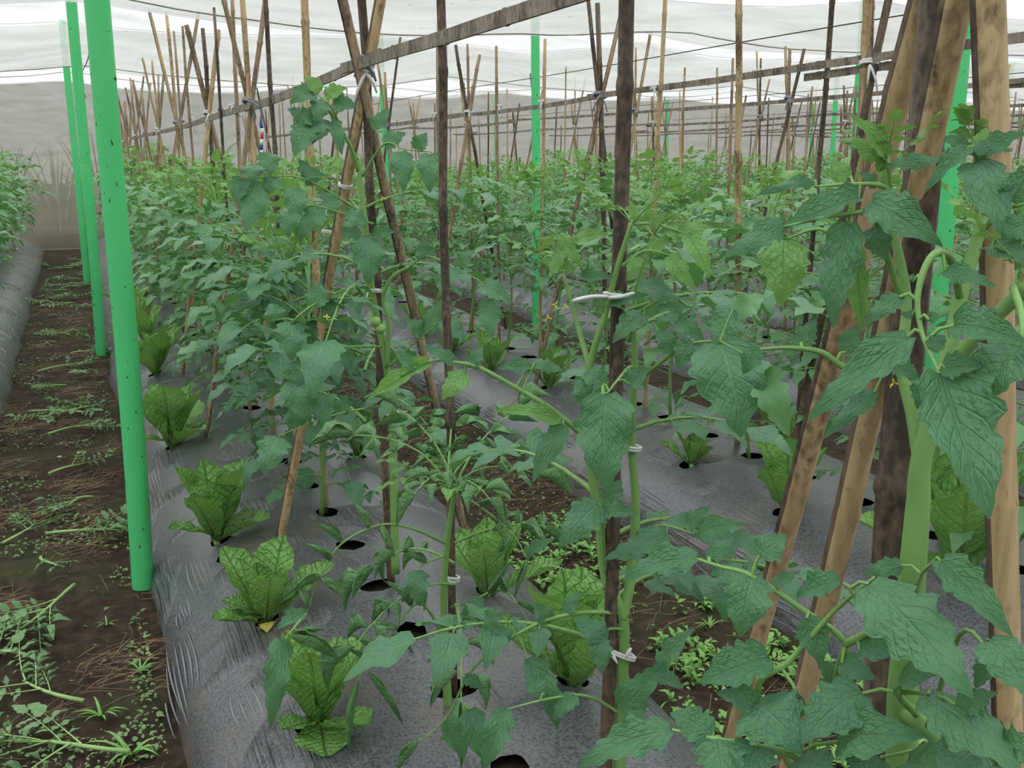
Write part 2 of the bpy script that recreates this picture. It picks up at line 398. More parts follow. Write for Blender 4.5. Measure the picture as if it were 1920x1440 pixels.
# ---- netting: roof, walls
def roof_z(x, y):
    ys = [-5.6, -1.0] + POST_Y
    z = 3.0
    for a, b in zip(ys[:-1], ys[1:]):
        if a <= y <= b:
            t = (y - a) / (b - a); z -= (0.68 if b < 13 else 0.55 if b < 17 else 0.42) * (4 * t * (1 - t)) ** 0.9; break
    xs = (x - POST_X[0]) / 3.65; s = xs - math.floor(xs)
    z -= 0.13 * 4 * s * (1 - s)
    w = max(0.0, min(1.0, (y - 15.3) / 2.5))
    return z - 0.36 * w * w + 0.06 * nz(x * 0.6, y * 0.8, 11) + 0.016 * nz(x * 2.2, y * 4.5, 12)
rf = grid('ceiling', axis([(-7, 26, 0.16)]), axis([(-5.6, 18.0, 0.11)]), roof_z, M['net_roof'])
tag(rf, 'sagging white insect net stretched overhead as the roof', kind='structure')
M['seam'] = simple('net_seam', (0.20, 0.18, 0.14), (0.30, 0.27, 0.22), 0.8)
for y in (5.93, 10.58, 15.3):
    mb = MB(); mb.tube([(x, y, roof_z(x, y) - .004) for x in axis([(-6.8, 25.8, 0.2)])], .0042, 5); tag(mb.build('seam', M['seam'], rf), 'darker sewn seam of the roof net')
def wall(name, p0, p1, label):
    p0, p1 = Vector(p0), Vector(p1); L = (p1 - p0).length; d = (p1 - p0) / L; nrm = Vector((-d.y, d.x, 0))
    k = int(L / 0.12); rows = [0, .03, .06, .09, .12, .15, .18, .21, .24, .27, .30, .35, .4, .5, .7, 1.0, 1.4, 1.8, 2.1, 2.4, 2.7]
    V = []
    for j, z in enumerate(rows):
        for i in range(k + 1):
            q = p0 + d * (L * i / k)
            wv = 0.02 * nz(q.x * 1.2, q.y * 1.2, z * 0.6)
            if z < 0.42: wv += (0.42 - z) * 0.10 * math.sin(z * 105 + 3 * nz(q.x * .8, q.y * .8, 2)) + 0.0
            zz = z if z < 2.4 else (roof_z(q.x, min(q.y, 17.99)) + (0.015 if z > 2.5 else -0.25))
            V.append(q + nrm * wv + Vector((0, 0, zz)))
    Fc = [(j * (k + 1) + i, j * (k + 1) + i + 1, (j + 1) * (k + 1) + i + 1, (j + 1) * (k + 1) + i) for j in range(len(rows) - 1) for i in range(k)]
    mb = MB(); mb.add(V, Fc); tag(mb.build(name, M['net_wall']), label, kind='structure')
wall('wall_back', (-7, WALL_Y, 0), (26, WALL_Y, 0), 'beige insect net hanging as the far end wall')
wall('wall_left', (-7, -5.6, 0), (-7, WALL_Y, 0), 'beige insect net side wall')
wall('wall_right', (26, -5.6, 0), (26, WALL_Y, 0), 'beige insect net side wall on the far side')
wall('wall_front', (-7, -5.6, 0), (26, -5.6, 0), 'beige insect net end wall behind the viewer')

# ---- support wires under the roof, over the rows of poles
def wire(pts, label):
    mb = MB(); o = Vector(pts[0]); mb.tube([Vector(p) - o for p in pts], 0.0035, 5)
    tag(mb.build('support_wire', M['wire'], loc=o), label, 'wire', 'roof support wires')
wl = ['black wire carrying the roof net over the nearest poles', 'black wire carrying the roof net across the middle pole line', 'black wire carrying the roof net across the farther pole line']
for k, y in enumerate(POST_Y[:3]):
    wire([(x, y, roof_z(x, y) - 0.012) for x in axis([(-6.8, 25.8, 0.4)])], wl[k])
ll = ['lengthwise black wire joining pole tops beside the path', 'lengthwise black wire joining pole tops between second and third beds', 'lengthwise black wire joining pole tops past the fourth bed', 'lengthwise black wire joining pole tops past the sixth bed']
for k, x in enumerate(POST_X[:4]):
    wire([(x + 0.05 + .03 * math.sin(y), y, 2.16) for y in axis([(-1, 17.6, 0.45)])], ll[k])

# ---- green poles
def green_pole(base, top, label, marks=0):
    base, top = Vector(base), Vector(top); mb = MB(); d = top - base
    pts = [d * t + Vector((0.006 * math.sin(t * 5), 0, 0)) for t in [0, .02, .1, .25, .4, .55, .7, .85, .98, 1]]
    mb.tube(pts, 0.0375, 24)
    o = mb.build('green_pole', M['green'], loc=base)
    tag(o, label, 'pole', 'green roof poles')
    mb = MB(); mb.tube([d - Vector((0, 0, 0.05)), d - Vector((0, 0, 0.02))], [0.0395, 0.0395], 16)
    tag(mb.build('wire_band', M['wire'], o), 'dark wire wrapped round the pole top')
    r2 = random.Random(int(base.x * 31 + base.y * 17))
    for _ in range(marks):
        t = r2.uniform(0.08, 0.92); a = r2.uniform(PI, 2 * PI) ; h = r2.uniform(0.008, 0.035)
        mb = MB(); q = []
        for s in range(4):
            aa = a + r2.uniform(-.12, .12); q.append(d * t + Vector((math.cos(aa) * 0.0378, math.sin(aa) * 0.0378, h * s / 3)))
        mb.tube(q, [0.001, 0.0024, 0.002, 0.001], 5); mb.build('mud_mark', M['post_dirt'], o)
    return o
b1 = atz(268, 1100, 0.0); green_pole((b1.x, b1.y, -0.05), at(168, -230, b1.y * 1.0 - 0.14), 'nearest green pole standing at the foot of the bed on the left', 10)
b2 = atz(190, 668, 0.0); t2 = at(135, 0, b2.y - 0.05); t2 = b2 + (t2 - b2) * 1.04
green_pole((b2.x, b2.y, -0.05), t2, 'second green pole along the path, behind the nearest one', 6)
b3 = Vector((0.06, 12.9, -0.02)); green_pole(b3, (0.06, 12.9, roof_z(0.06, 12.9)), 'farthest green pole along the path, half hidden behind the second one', 2)
PL = {(1, 0): 'green pole between the right foreground bamboo stakes', (1, 1): 'tall green pole in the middle of the picture, behind the third bed plants',
      (1, 2): 'green pole seen just behind the slanted foreground tripod top', (1, 3): 'green pole by the end wall, above the leafy tomato top',
      (2, 1): 'green pole right of centre rising behind the doubled bamboo rails', (2, 2): 'green pole just right of the dark upright stake in the middle',
      (2, 3): 'green pole at the end wall right of the upright mid stake', (3, 2): 'slim green pole left of the doubled bamboo rails', (3, 3): 'smallest green pole far right at the end wall',
      (3, 1): 'green pole at the far right edge of the rows', (4, 2): 'green pole far right beyond the foreground tripod', (4, 3): 'green pole in the far right corner', (2, 0): 'green pole out at the far right'}
for i in range(1, 5):
    for j in range(4):
        x, y = POST_X[i], POST_Y[j]
        if in_view((x, y, 1.5), 250) and (i, j) in PL:
            green_pole((x, y, -0.05), (x + rng.uniform(-.04, .04), y, roof_z(x, y) + 0.0), PL[(i, j)], 2 if j < 2 else 0)

# ------------------------------------------------------------------ bamboo stakes, rails, ties
def tie(parent, loc, radius, axis_dir, m='tie_white', tail=True, seed=0, lab=None, wd=0.0035):
    r2 = random.Random(seed); mb = MB(); a = Vector(axis_dir).normalized()
    x = a.orthogonal().normalized(); y = a.cross(x)
    for w in range(2):
        off = a * (w * wd * 1.7); pts = []
        for k in range(11):
            th = 2 * PI * k / 10; pts.append(off + (x * math.cos(th) + y * math.sin(th)) * radius + a * r2.uniform(-.0015, .0015))
        mb.tube(pts, wd, 5)
    if tail:
        toc = (Vector(CAM) - (Vector(parent.location) + Vector(loc))); toc.z = 0; toc.normalize()
        for w in range(2):
            q0 = toc * radius; sd = Vector((-toc.y, toc.x, 0)) * r2.uniform(-0.03, 0.03)
            L = r2.uniform(0.03, 0.09)
            mb.tube([q0, q0 + toc * 0.012 + sd * 0.4 - Vector((0, 0, L * .2)), q0 + sd + toc * .01 - Vector((0, 0, L * .6)), q0 + sd * 1.3 - Vector((0, 0, L))], [wd, wd, wd * .8, wd * .5], 5)
    o = mb.build('tie', M[m], parent, loc)
    if lab: o['label'] = lab
    return o
def stake(p0, p1, dia, m, label, group, split=False, seed=0, name='bamboo_stake', n=8):
    p0, p1 = Vector(p0), Vector(p1); zt = roof_z(p1.x, min(17.7, p1.y)) - 0.06
    if p1.z > zt: p1 = p0 + (p1 - p0) * ((zt - p0.z) / (p1.z - p0.z))
    for _ in range(3):
        rr_ = min(range(len(ROWS)), key=lambda q: abs(ROWS[q] - p0.x)); gz = bed_prof(min(1.0, abs(p0.x - ROWS[rr_]) / BW)) - 0.05
        if p0.z > gz + .005: p0 = p1 + (p0 - p1) * ((p1.z - gz) / (p1.z - p0.z))
    r2 = random.Random(seed * 7919 + 13); L = (p1 - p0).length; d = (p1 - p0) / L
    x = d.orthogonal().normalized(); y = d.cross(x); r = dia / 2
    ts = [0.0]; pos = r2.uniform(0.1, 0.25); rad = [r]
    off = [Vector((0, 0, 0))]
    cur = Vector((0, 0, 0))
    while pos < L - 0.03:
        cur = (x * r2.uniform(-1, 1) + y * r2.uniform(-1, 1)) * (0.002 if split else 0.0035)
        for e, k in ((-0.012, 1.0), (-0.004, 1.07 if split else 1.18), (0.004, 1.06 if split else 1.15), (0.012, 1.0)):
            ts.append(pos + e); rad.append(r * k); off.append(cur)
        pos += r2.uniform(0.22, 0.34)
    ts.append(L); rad.append(r * 0.93); off.append(Vector((0, 0, 0)))
    V, Fc, mt, uvs = [], [], [], []
    toc = Vector(CAM) - (p0 + p1) / 2; toc = (toc - d * toc.dot(d)).normalized(); sx = d.cross(toc)
    ang = [2 * PI * j / n for j in range(n)]
    if split: ang = [math.radians(a) for a in (-25, 5, 35, 65, 95, 125, 150, 175)]       # a split half cane
    flat = split
    for t, rr, of in zip(ts, rad, off):
        for a in ang:
            if split:
                V.append(d * t + of + (sx * math.cos(a - 0.55) + toc * math.sin(a - 0.55)) * rr * 1.15)
            else:
                V.append(d * t + of + (x * math.cos(a) + y * math.sin(a)) * rr)
            uvs.append((0, 0))
    k = len(ts)
    mb = MB()
    fa, fb = [], []
    for i in range(k - 1):
        for j in range(n):
            f = (i * n + j, i * n + (j + 1) % n, (i + 1) * n + (j + 1) % n, (i + 1) * n + j)
            (fb if (split and j in (n - 1, n - 2)) else fa).append(f)
    caps = [tuple(range(n - 1, -1, -1)), tuple(range((k - 1) * n, k * n))]
    mb.v = [tuple(v) for v in V]; mb.f = fa + fb + caps; mb.m = [0] * len(fa) + [1] * len(fb) + [1, 1]; mb.uv = uvs
    o = mb.build(name, [M[m], M['bamboo_inner']], loc=p0)
    tag(o, label, 'stake', group); return o
def lath(p0, p1, w, label, group, seed=0, sag=0.02):
    p0, p1 = Vector(p0), Vector(p1); r2 = random.Random(seed + 99); L = (p1 - p0).length; d = (p1 - p0) / L
    up = Vector((0, 0, 1)); sd = d.cross(up).normalized(); up = sd.cross(d)
    ts = [0]; hw = [w / 2]; pos = r2.uniform(.1, .3)
    while pos < L - .05:
        for e, k in ((-.012, 1), (-.004, 1.12), (.004, 1.12), (.012, 1)): ts.append(pos + e); hw.append(w / 2 * k)
        pos += r2.uniform(.25, .4)
    ts.append(L); hw.append(w / 2)
    V = []
    for t, h in zip(ts, hw):
        c = d * t - Vector((0, 0, sag * 4 * (t / L) * (1 - t / L))) + up * 0.004 * nz(t * 3, seed, 1)
        b = 0.0055 * h / (w / 2)
        for (a, e) in ((-1, -.8), (-1.0, .5), (-.45, 1.2), (.45, 1.2), (1, .5), (1, -.8)):
            V.append(c + up * a * h + sd * e * b)
    n = 6; k = len(ts)
    Fc = [(i * n + j, i * n + (j + 1) % n, (i + 1) * n + (j + 1) % n, (i + 1) * n + j) for i in range(k - 1) for j in range(n)]
    Fc += [tuple(range(n - 1, -1, -1)), tuple(range((k - 1) * n, k * n))]
    mb = MB(); mb.add(V, Fc); o = mb.build('bamboo_rail', M['bamboo_rail'], loc=p0, smooth=False)
    tag(o, label, 'rail', group); return o

NTH = ['nearest', 'second', 'third', 'fourth', 'fifth', 'sixth', 'seventh', 'eighth', 'ninth', 'tenth', 'eleventh', 'twelfth', 'thirteenth', 'fourteenth', 'fifteenth', 'sixteenth', 'seventeenth', 'eighteenth',
       'nineteenth', 'twentieth', 'twenty-first', 'twenty-second', 'twenty-third', 'twenty-fourth', 'twenty-fifth', 'twenty-sixth', 'twenty-seventh', 'twenty-eighth']
G1 = 'bamboo canes along the bed beside the green poles'
X1 = ROWS[1]
def foot(ri, x, y): return bed_z(ri, x, y) - 0.06 if abs(x - ROWS[ri]) < BW else -0.06
# nearest tripod (right foreground)
ap = Vector((X1, 0.75, 1.74))
s = stake((X1, 0.75, 0.18), (X1 + 0.005, 0.75, 2.3), 0.034, 'bamboo_dark', 'thick dark upright cane of the right foreground tripod', G1, seed=1, n=12)
def through(pa, pb, za, zb):
    pa, pb = Vector(pa), Vector(pb); d = pb - pa
    return pa + d * ((za - pa.z) / d.z), pa + d * ((zb - pa.z) / d.z)
def hero_leg(pix_lo, r_lo, pix_hi, r_hi, dia, m, label, seed, zlo=0.15, zhi=2.2, split=True):
    a, b = through(at(*pix_lo, r_lo), at(*pix_hi, r_hi), zlo, zhi)
    return stake(a, b, dia, m, label, G1, split=split, seed=seed, n=8)
hero_leg((1508, 1290), 1.16, (1790, 20), 1.02, 0.027, 'bamboo_tan', 'tan split cane slanting up to the right in the foreground tripod', 2)
hero_leg((1440, 1110), 1.30, (1712, 60), 1.10, 0.027, 'bamboo_tan', 'leftmost slanted split cane of the foreground tripod', 3)
hero_leg((1888, 1340), 1.02, (1846, 20), 0.98, 0.027, 'bamboo_tan', 'pale split cane at the right edge of the foreground tripod', 4)
hero_leg((1880, 900), 1.25, (1868, 20), 1.2, 0.018, 'bamboo_grey', 'thin cane behind the pale right edge cane', 5, split=False)
# uprights with the plants
o = stake((X1, 1.335, 0.18), (X1 + 0.004, 1.335, 2.35), 0.0225, 'bamboo_dark', 'dark upright cane in front of the picture centre, beside the forked tomato stem', G1, seed=6, n=10)
tie(o, (-0.014, -0.01, 0.26), 0.03, (.5, 0, 1), 'tie_white', False, 2, 'white plastic tie')
o = stake((X1, 2.09, 0.18), (X1 - 0.012, 2.09, 2.4), 0.019, 'bamboo_dark', 'slim brown upright cane crossing the rail left of centre', G1, seed=7, n=10)
tie(o, (0, 0, 0.35), 0.014, (0.2, 0, 1), 'tie_white', False, 3, 'white plastic tie')
# second tripod
A2 = Vector((X1, 2.84, 1.73))
def leg2(pix, r, dia, m, label, seed, lo, hi, split=True):
    a, b = through(at(*pix, r), A2 + Vector((rng.uniform(-.01, .01), rng.uniform(-.01, .02), 0)), lo, hi)
    return stake(a, b, dia, m, label, G1, split=split, seed=seed)
a, b = at(527, 1000, 3.10), at(684, 150, 2.86)
q0, q1 = through(a, b, 0.17, 2.25)
o = stake(q0, q1, 0.029, 'bamboo_tan', 'long tan split cane slanting from the lettuces up to the rail', G1, True, 8)
d_ = (q1 - q0).normalized(); tie(o, d_ * 1.29, 0.018, d_, 'tie_white', False, 5, 'white plastic tie'); tie(o, d_ * 1.60, 0.02, d_, 'tie_white', True, 6, 'white plastic tie', 0.005)
q0, q1 = through(at(732, 1060, 2.88), at(688, 200, 2.87), 0.17, 2.3)
o = stake(q0, q1, 0.024, 'bamboo_dark', 'dark upright cane of the second tripod, behind the tan slanted cane', G1, False, 9, n=10)
tie(o, (q1 - q0).normalized() * 1.57, 0.024, (0.3, 0, 1), 'tie_blue', True, 7, 'grey plastic tie', 0.006)
q0, q1 = through(at(836, 850, 3.20), at(648, 30, 2.80), 0.17, 2.35)
stake(q0, q1, 0.026, 'bamboo_grey', 'brown split cane slanting from upper left down to the right through the second tripod', G1, True, 10)
ROW1 = [(3.52, 'tan', 0.026, 2.6, 'wide pale upright cane left of the second tripod'), (4.12, 'dark', 0.018, 2.6, 'dark knobbly upright cane between second and third tripods'),
        (5.05, 'grey', 0.018, 2.5, 'weathered upright cane just right of the third tripod'), (5.45, 'dark', 0.015, 2.45, 'thin dark upright cane left of the third tripod'),
        (6.85, 'grey', 0.016, 2.4, 'weathered upright cane left of the fourth tripod'), (7.4, 'grey', 0.016, 2.3, 'slim upright cane right of the fifth tripod')]
for k, (y, m, dia, zt, lab) in enumerate(ROW1):
    o = stake((X1 + rng.uniform(-.02, .02), y, 0.18), (X1 + rng.uniform(-.04, .04), y + rng.uniform(-.04, .04), zt), dia, 'bamboo_' + m, lab, G1, seed=20 + k)
    tie(o, (0, 0, 1.72 - 0.18), dia * 0.8, (0, .4, 1), 'tie_blue' if k % 2 else 'tie_white', k % 2 == 0, 40 + k)
def tripod(x, y, zrail, seed, labs, group, zt=2.45, spread=0.3, dia=0.02):
    r2 = random.Random(seed)
    z0 = 0.17
    for k, lab in enumerate(labs):
        dx, dy = [(-spread, 0.12), (0.02, -0.05), (spread, 0.15)][k % 3]
        dx *= r2.uniform(.7, 1.2); dy += r2.uniform(-.1, .1)
        a = Vector((x + dx, y + dy, z0)); p = Vector((x, y + .02 * k, zrail)); b = a + (p - a) * ((zt + r2.uniform(-.25, .2) - z0) / (zrail - z0))
        b.z = min(b.z, 2.5)
        o = stake(a, b, dia * r2.uniform(.8, 1.15), 'bamboo_' + r2.choice(['tan', 'tan', 'grey', 'grey', 'dark']), lab, group, seed=seed * 10 + k, split=(k != 1 and r2.random() < .5))
        if k == 1: tie(o, p - a, dia * 1.3, (.3, .2, 1), r2.choice(['tie_white', 'tie_blue', 'tie_white']), True, seed, None, 0.005)
for k, y in enumerate([4.62, 6.05, 7.9]):
    w = ['third', 'fourth', 'fifth'][k]
    tripod(X1, y, 1.72, 50 + k, [f'left leaning cane of the {w} tripod along the left rail', f'upright cane of the {w} tripod along the left rail', f'right leaning cane of the {w} tripod along the left rail'], G1, 2.5, 0.3, 0.024)
for k, y in enumerate([9.6, 11.3, 13.0, 14.7, 16.4]):
    tripod(X1, y, 1.71, 60 + k, [f'{w} cane of the {NTH[k + 5]} tripod along the left rail' for w in ('left leaning', 'middle', 'right leaning')], G1, 2.3, 0.26, 0.022)
    for e in (0.6, 1.1):
        stake((X1 + rng.uniform(-.05, .05), min(y + e, 17.35), .18), (X1 + rng.uniform(-.1, .1), min(y + e, 17.35), rng.uniform(2.0, 2.35)), 0.018, 'bamboo_grey', f'{"first" if e < 1 else "second"} upright cane beyond the {NTH[k + 5]} tripod along the left rail', G1, seed=400 + k * 2 + int(e))
# rails of the first row
RL = 'split bamboo rails along the bed beside the green poles'
lath((X1 - 0.012, 0.2, 1.735), (X1 - 0.015, 2.92, 1.735), 0.028, 'nearest weathered bamboo rail running to the top edge of the picture', RL, 1, 0.0)
lath((X1 + 0.012, 2.62, 1.75), (X1 + 0.0, 4.75, 1.70), 0.03, 'bamboo rail between the second and third tripods', RL, 2, 0.01)
lath((X1 - 0.012, 4.55, 1.705), (X1, 7.3, 1.69), 0.03, 'bamboo rail sloping away past the fourth tripod', RL, 3, 0.0)
lath((X1 + 0.01, 7.1, 1.69), (X1, 10.3, 1.69), 0.03, 'bamboo rail beyond the fourth tripod, with bumpy ties', RL, 4, 0.0)
lath((X1 - 0.01, 10.1, 1.69), (X1, 14.5, 1.70), 0.03, 'farthest thin bamboo rail of the left rail line', RL, 5, 0.0)
# red, white and blue striped cord hanging at the third tripod
cc = atx(487, 195, X1); cd_ = empty('striped_cord', cc, 'red white and blue striped cord hanging from the rail at the third tripod', 'cord')
for k in range(9):
    mb = MB(); mb.tube([(0.004 * math.sin(k), 0, -0.075 - k * 0.022), (0.004 * math.sin(k + 1), 0, -0.075 - (k + 1) * 0.022)], 0.007, 6)
    mm = ['cord_blue', 'cord_white', 'cord_red', 'cord_white'][k % 4]
    if mm not in M: M[mm] = simple(mm, {'cord_blue': (.03, .07, .35), 'cord_white': (.75, .75, .78), 'cord_red': (.55, .03, .03)}[mm], None, 0.5)
    mb.build('stripe', M[mm], cd_)
mb = MB(); mb.tube([(-.02, 0, 0.0), (0.0, 0, -0.01), (0.004, 0, -0.04), (0, 0, -0.078)], 0.0045, 6); mb.build('cord_end', M['tie_blue'], cd_)

# second row: the named canes
X2 = ROWS[2]; G2 = 'bamboo canes along the second bed'
o = stake(atz(1383, 848, 0.20), at(1386, -60, math.hypot(2.58, 3.46)), 0.027, 'bamboo_tan', 'pale upright cane rising from the bare hole on the second bed', G2, seed=71)
tie(o, (0, 0, 1.63), 0.02, (0, .3, 1), 'tie_white', False, 8); tie(o, (0, 0, 1.10), 0.02, (0.2, .1, 1), 'tie_white', True, 9)
stake((X2 + .02, 3.18, 0.2), (X2 + .05, 3.15, 2.5), 0.02, 'bamboo_dark', 'thin dark upright cane on the second bed left of the doubled rails', G2, seed=72)
tripod(X2, 2.87, 1.80, 73, ['left cane of the second bed tripod at the doubled rails', 'middle cane of the second bed tripod at the doubled rails', 'right cane of the second bed tripod at the doubled rails'], G2, 2.5, 0.22, 0.027)
tripod(X2, 4.86, 1.80, 74, ['left cane of the second bed tripod right of the dark centre cane', 'middle cane of the second bed tripod near the dark centre cane', 'right cane of the second bed tripod near the dark centre cane'], G2, 2.5, 0.3, 0.026)
tripod(X2, 6.80, 1.78, 75, ['left cane of the second bed tripod right of the slim brown cane', 'middle cane of the second bed tripod near the slim brown cane', 'right cane of the second bed tripod near the slim brown cane'], G2, 2.4, 0.3, 0.024)
for k, (y, m, lab) in enumerate([(4.3, 'tan', 'light upright cane on the second bed right of the dark centre cane'), (5.62, 'tan', 'light upright cane on the second bed next to the tall green pole'), (6.25, 'grey', 'weathered upright cane on the second bed left of the tall green pole'),
                                 (7.6, 'grey', 'slim upright cane on the second bed beyond its third tripod'), (2.2, 'grey', 'cane of the second bed behind the foreground tripod')]):
    o = stake((X2 + rng.uniform(-.03, .03), y, .18), (X2 + rng.uniform(-.05, .05), y, 2.48), 0.021, 'bamboo_' + m, lab, G2, seed=80 + k)
    tie(o, (0, 0, 1.62), 0.017, (0, .4, 1), 'tie_white', True, 90 + k)
RL2 = 'split bamboo rails along the second bed'
lath((X2 - .015, 0.9, 1.835), (X2 - .015, 2.75, 1.83), 0.03, 'bamboo rail of the second bed at the right edge of the picture', RL2, 11, 0)
lath((X2 - .012, 2.6, 1.83), (X2 - .012, 5.0, 1.80), 0.027, 'long bamboo rail of the second bed leading to the doubled joint', RL2, 12, 0.005)
lath((X2 + .012, 2.62, 1.80), (X2 + .012, 3.25, 1.785), 0.027, 'short bamboo lath doubled under the second bed rail', RL2, 13, 0)
lath((X2, 4.8, 1.80), (X2, 7.2, 1.775), 0.024, 'bamboo rail of the second bed crossing the tall green pole', RL2, 14, 0.015)
lath((X2 + .01, 7.0, 1.775), (X2, 10.4, 1.75), 0.03, 'bamboo rail of the second bed beyond the slim brown cane', RL2, 15, 0.01)
lath((X2 - .01, 10.2, 1.75), (X2, 15.0, 1.74), 0.03, 'farthest bamboo rail of the second bed', RL2, 16, 0.0)
for k, y in enumerate([8.8, 10.8, 12.8, 14.8, 16.6]):
    lab = 'thin cane at the far end of the second bed'
    tripod(X2, y, 1.76, 120 + k, [f'{w} cane of the {NTH[k + 3]} tripod along the second bed' for w in ('left leaning', 'middle', 'right leaning')], G2, 2.35, 0.26, 0.021)
    for e in (.65, 1.3): stake((X2, min(y + e, 17.3 + e * .1), .18), (X2 + rng.uniform(-.06, .06), min(y + e, 17.4), rng.uniform(2.0, 2.4)), 0.017, 'bamboo_grey', f'{"first" if e < 1 else "second"} upright cane beyond the {NTH[k + 3]} tripod along the second bed', G2, seed=140 + k * 3 + int(e * 2))
# other rows
for ri in [0] + list(range(3, 10)):
    x = ROWS[ri]; lab = 'bamboo cane on the ' + ORD[ri]; grp = 'bamboo canes on the ' + ORD[ri]; zr = RAILZ[ri]
    y = 1.2 + (ri * 0.77) % 1.9; k = nt = nu = 0
    while y < 17.2:
        if in_view((x, y, 1.8), 60):
            tripod(x, y, zr, 1000 + ri * 50 + k, [f'{w} cane of the {NTH[nt]} tripod on the {ORD[ri]}' for w in ('left leaning', 'middle', 'right leaning')], grp, 2.38, 0.28, 0.022); nt += 1
        for e in (0.68, 1.36):
            lab = f'{NTH[nu]} single upright cane on the {ORD[ri]}'
            if y + e < 17.4 and in_view((x, y + e, 1.8), 60):
                nu += 1
                o = stake((x + rng.uniform(-.04, .04), y + e, .18), (x + rng.uniform(-.07, .07), y + e + rng.uniform(-.05, .05), rng.uniform(1.95, 2.42)), rng.uniform(.016, .021),
                      'bamboo_' + rng.choice(['tan', 'grey', 'grey', 'dark']), lab, grp, seed=2000 + ri * 100 + k * 3 + int(e))
        y += 2.03; k += 1
    y = 1.0; k = 0; nr = 0
    while y < 16.5:
        L = rng.uniform(2.6, 3.6)
        if in_view((x, y, 1.8), 260) or in_view((x, y + L, 1.8), 260):
            lath((x + .012 * (-1) ** k, y, zr + rng.uniform(-.02, .02)), (x + .01 * (-1) ** k, min(y + L + .35, 17.3), zr + rng.uniform(-.03, .01)), rng.uniform(.020, .026),
                 f'{NTH[nr]} bamboo rail along the {ORD[ri]}', 'split bamboo rails of the farther beds' if ri else 'split bamboo rails left of the path', 3000 + ri * 20 + k, rng.uniform(0, .03)); nr += 1
        y += L; k += 1

# ------------------------------------------------------------------ tomato leaves
def leaflet_geo(seed, lobes=5, cols=(-1, -.55, 0, .55, 1), depth=0.12, arch=0.12, cup=0.10, wave=0.05, curl=0.0, base_lobe=0.0, sub=2):
    """one leaflet: base at the origin, tip at (0,1,0), x from -0.5 to 0.5, top side +z"""
    r2 = random.Random(seed); K = lobes * sub
    V, U = [], []
    ts = [0.0] + [((k + 0.45) / (K + 0.45)) for k in range(K)] + [1.0]
    skew = r2.uniform(-.06, .06); phs = r2.uniform(0, 6)
    dl = {sd: [depth * r2.uniform(.35, 1.5) * (1.3 if q < 2 else 0.9) for q in range(lobes + 1)] for sd in (-1, 1)}
    for k, t in enumerate(ts):
        w = 0.5 * (max(0.0, math.sin(PI * t ** 0.60)) ** 0.80) * (1 - 0.22 * t) * 1.12
        if t in (0.0, 1.0): w = 0.012
        zmid = arch * 4 * t * (1 - t)
        for sft in cols:
            a = abs(sft); ww = w; y = t
            if 0 < k < len(ts) - 1:
                side = 1 if sft > 0 else -1
                f = (t * lobes + 0.15 * side) % 1.0; q = min(lobes, int(t * lobes))
                if a > 0.5:
                    notch = max(0.0, 1 - abs(f - 0.08) / 0.42) if f < 0.5 else max(0.0, 1 - abs(f - 1.08) / 0.42)
                    ww = w * (1.0 - dl[side][q] * notch * (1 if a > .8 else .25) + dl[side][q] * .2)
                    y = t + (0.035 * (1 - notch) - .01) * (1 - t) * (1 if a > .8 else .3)
                if t < 0.25 and a > 0.5: y -= base_lobe * (0.25 - t) / 0.25 * a
            th = curl * a * a
            x = sft * ww * math.cos(th * 0.9)
            z = zmid + cup * a * ww + wave * a * math.sin(phs + t * 11 + (2 if sft > 0 else 0)) * w * 2 * (1 - .3 * t)
            if curl: z += a * ww * math.sin(th)
            V.append((x + skew * math.sin(PI * t), y, z)); U.append((0.5 + 0.5 * sft, t))
    n = len(cols)
    Fc = [(i * n + j, i * n + j + 1, (i + 1) * n + j + 1, (i + 1) * n + j) for i in range(len(ts) - 1) for j in range(n - 1)]
    return np.array(V), Fc, U
HERO = [leaflet_geo(100 + k, lobes=5, sub=4, cols=(-1, -.7, -.35, 0, .35, .7, 1), depth=0.22 + 0.06 * (k % 3), arch=[.12, .2, .05, .25][k % 4], cup=[.15, .38, -.12, .25, .05][k % 5], wave=.11, base_lobe=0.06) for k in range(8)]
MIDL = [leaflet_geo(200 + k, lobes=4, sub=3, depth=0.24, arch=rng.uniform(.05, .25), cup=rng.uniform(-.1, .25), wave=.08, base_lobe=.04) for k in range(8)]
LOWL = [leaflet_geo(300 + k, lobes=3, cols=(-1, 0, 1), depth=0.22, arch=rng.uniform(.05, .3), cup=rng.uniform(-.1, .3), wave=.06, sub=2) for k in range(8)]
CURL = [leaflet_geo(400 + k, lobes=5, cols=(-1, -.66, -.33, 0, .33, .66, 1), depth=0.15, arch=rng.uniform(-.1, .25), cup=.1, wave=.10, curl=rng.uniform(1.6, 2.5)) for k in range(6)]

def basis(axis_v, nrm):
    y = Vector(axis_v).normalized(); z = Vector(nrm); z = z - y * z.dot(y)
    if z.length < 1e-4: z = y.orthogonal()
    z.normalize(); x = y.cross(z); return x, y, z
def put(mb, geo, base, axis_v, nrm, L, W, mat=0):
    x, y, z = basis(axis_v, nrm); V, Fc, U = geo
    B = np.array([x, y, z]); P = (V * np.array([W, L, (W + L) / 2])) @ B + np.array(base)
    mb.add(P, Fc, mat, U)

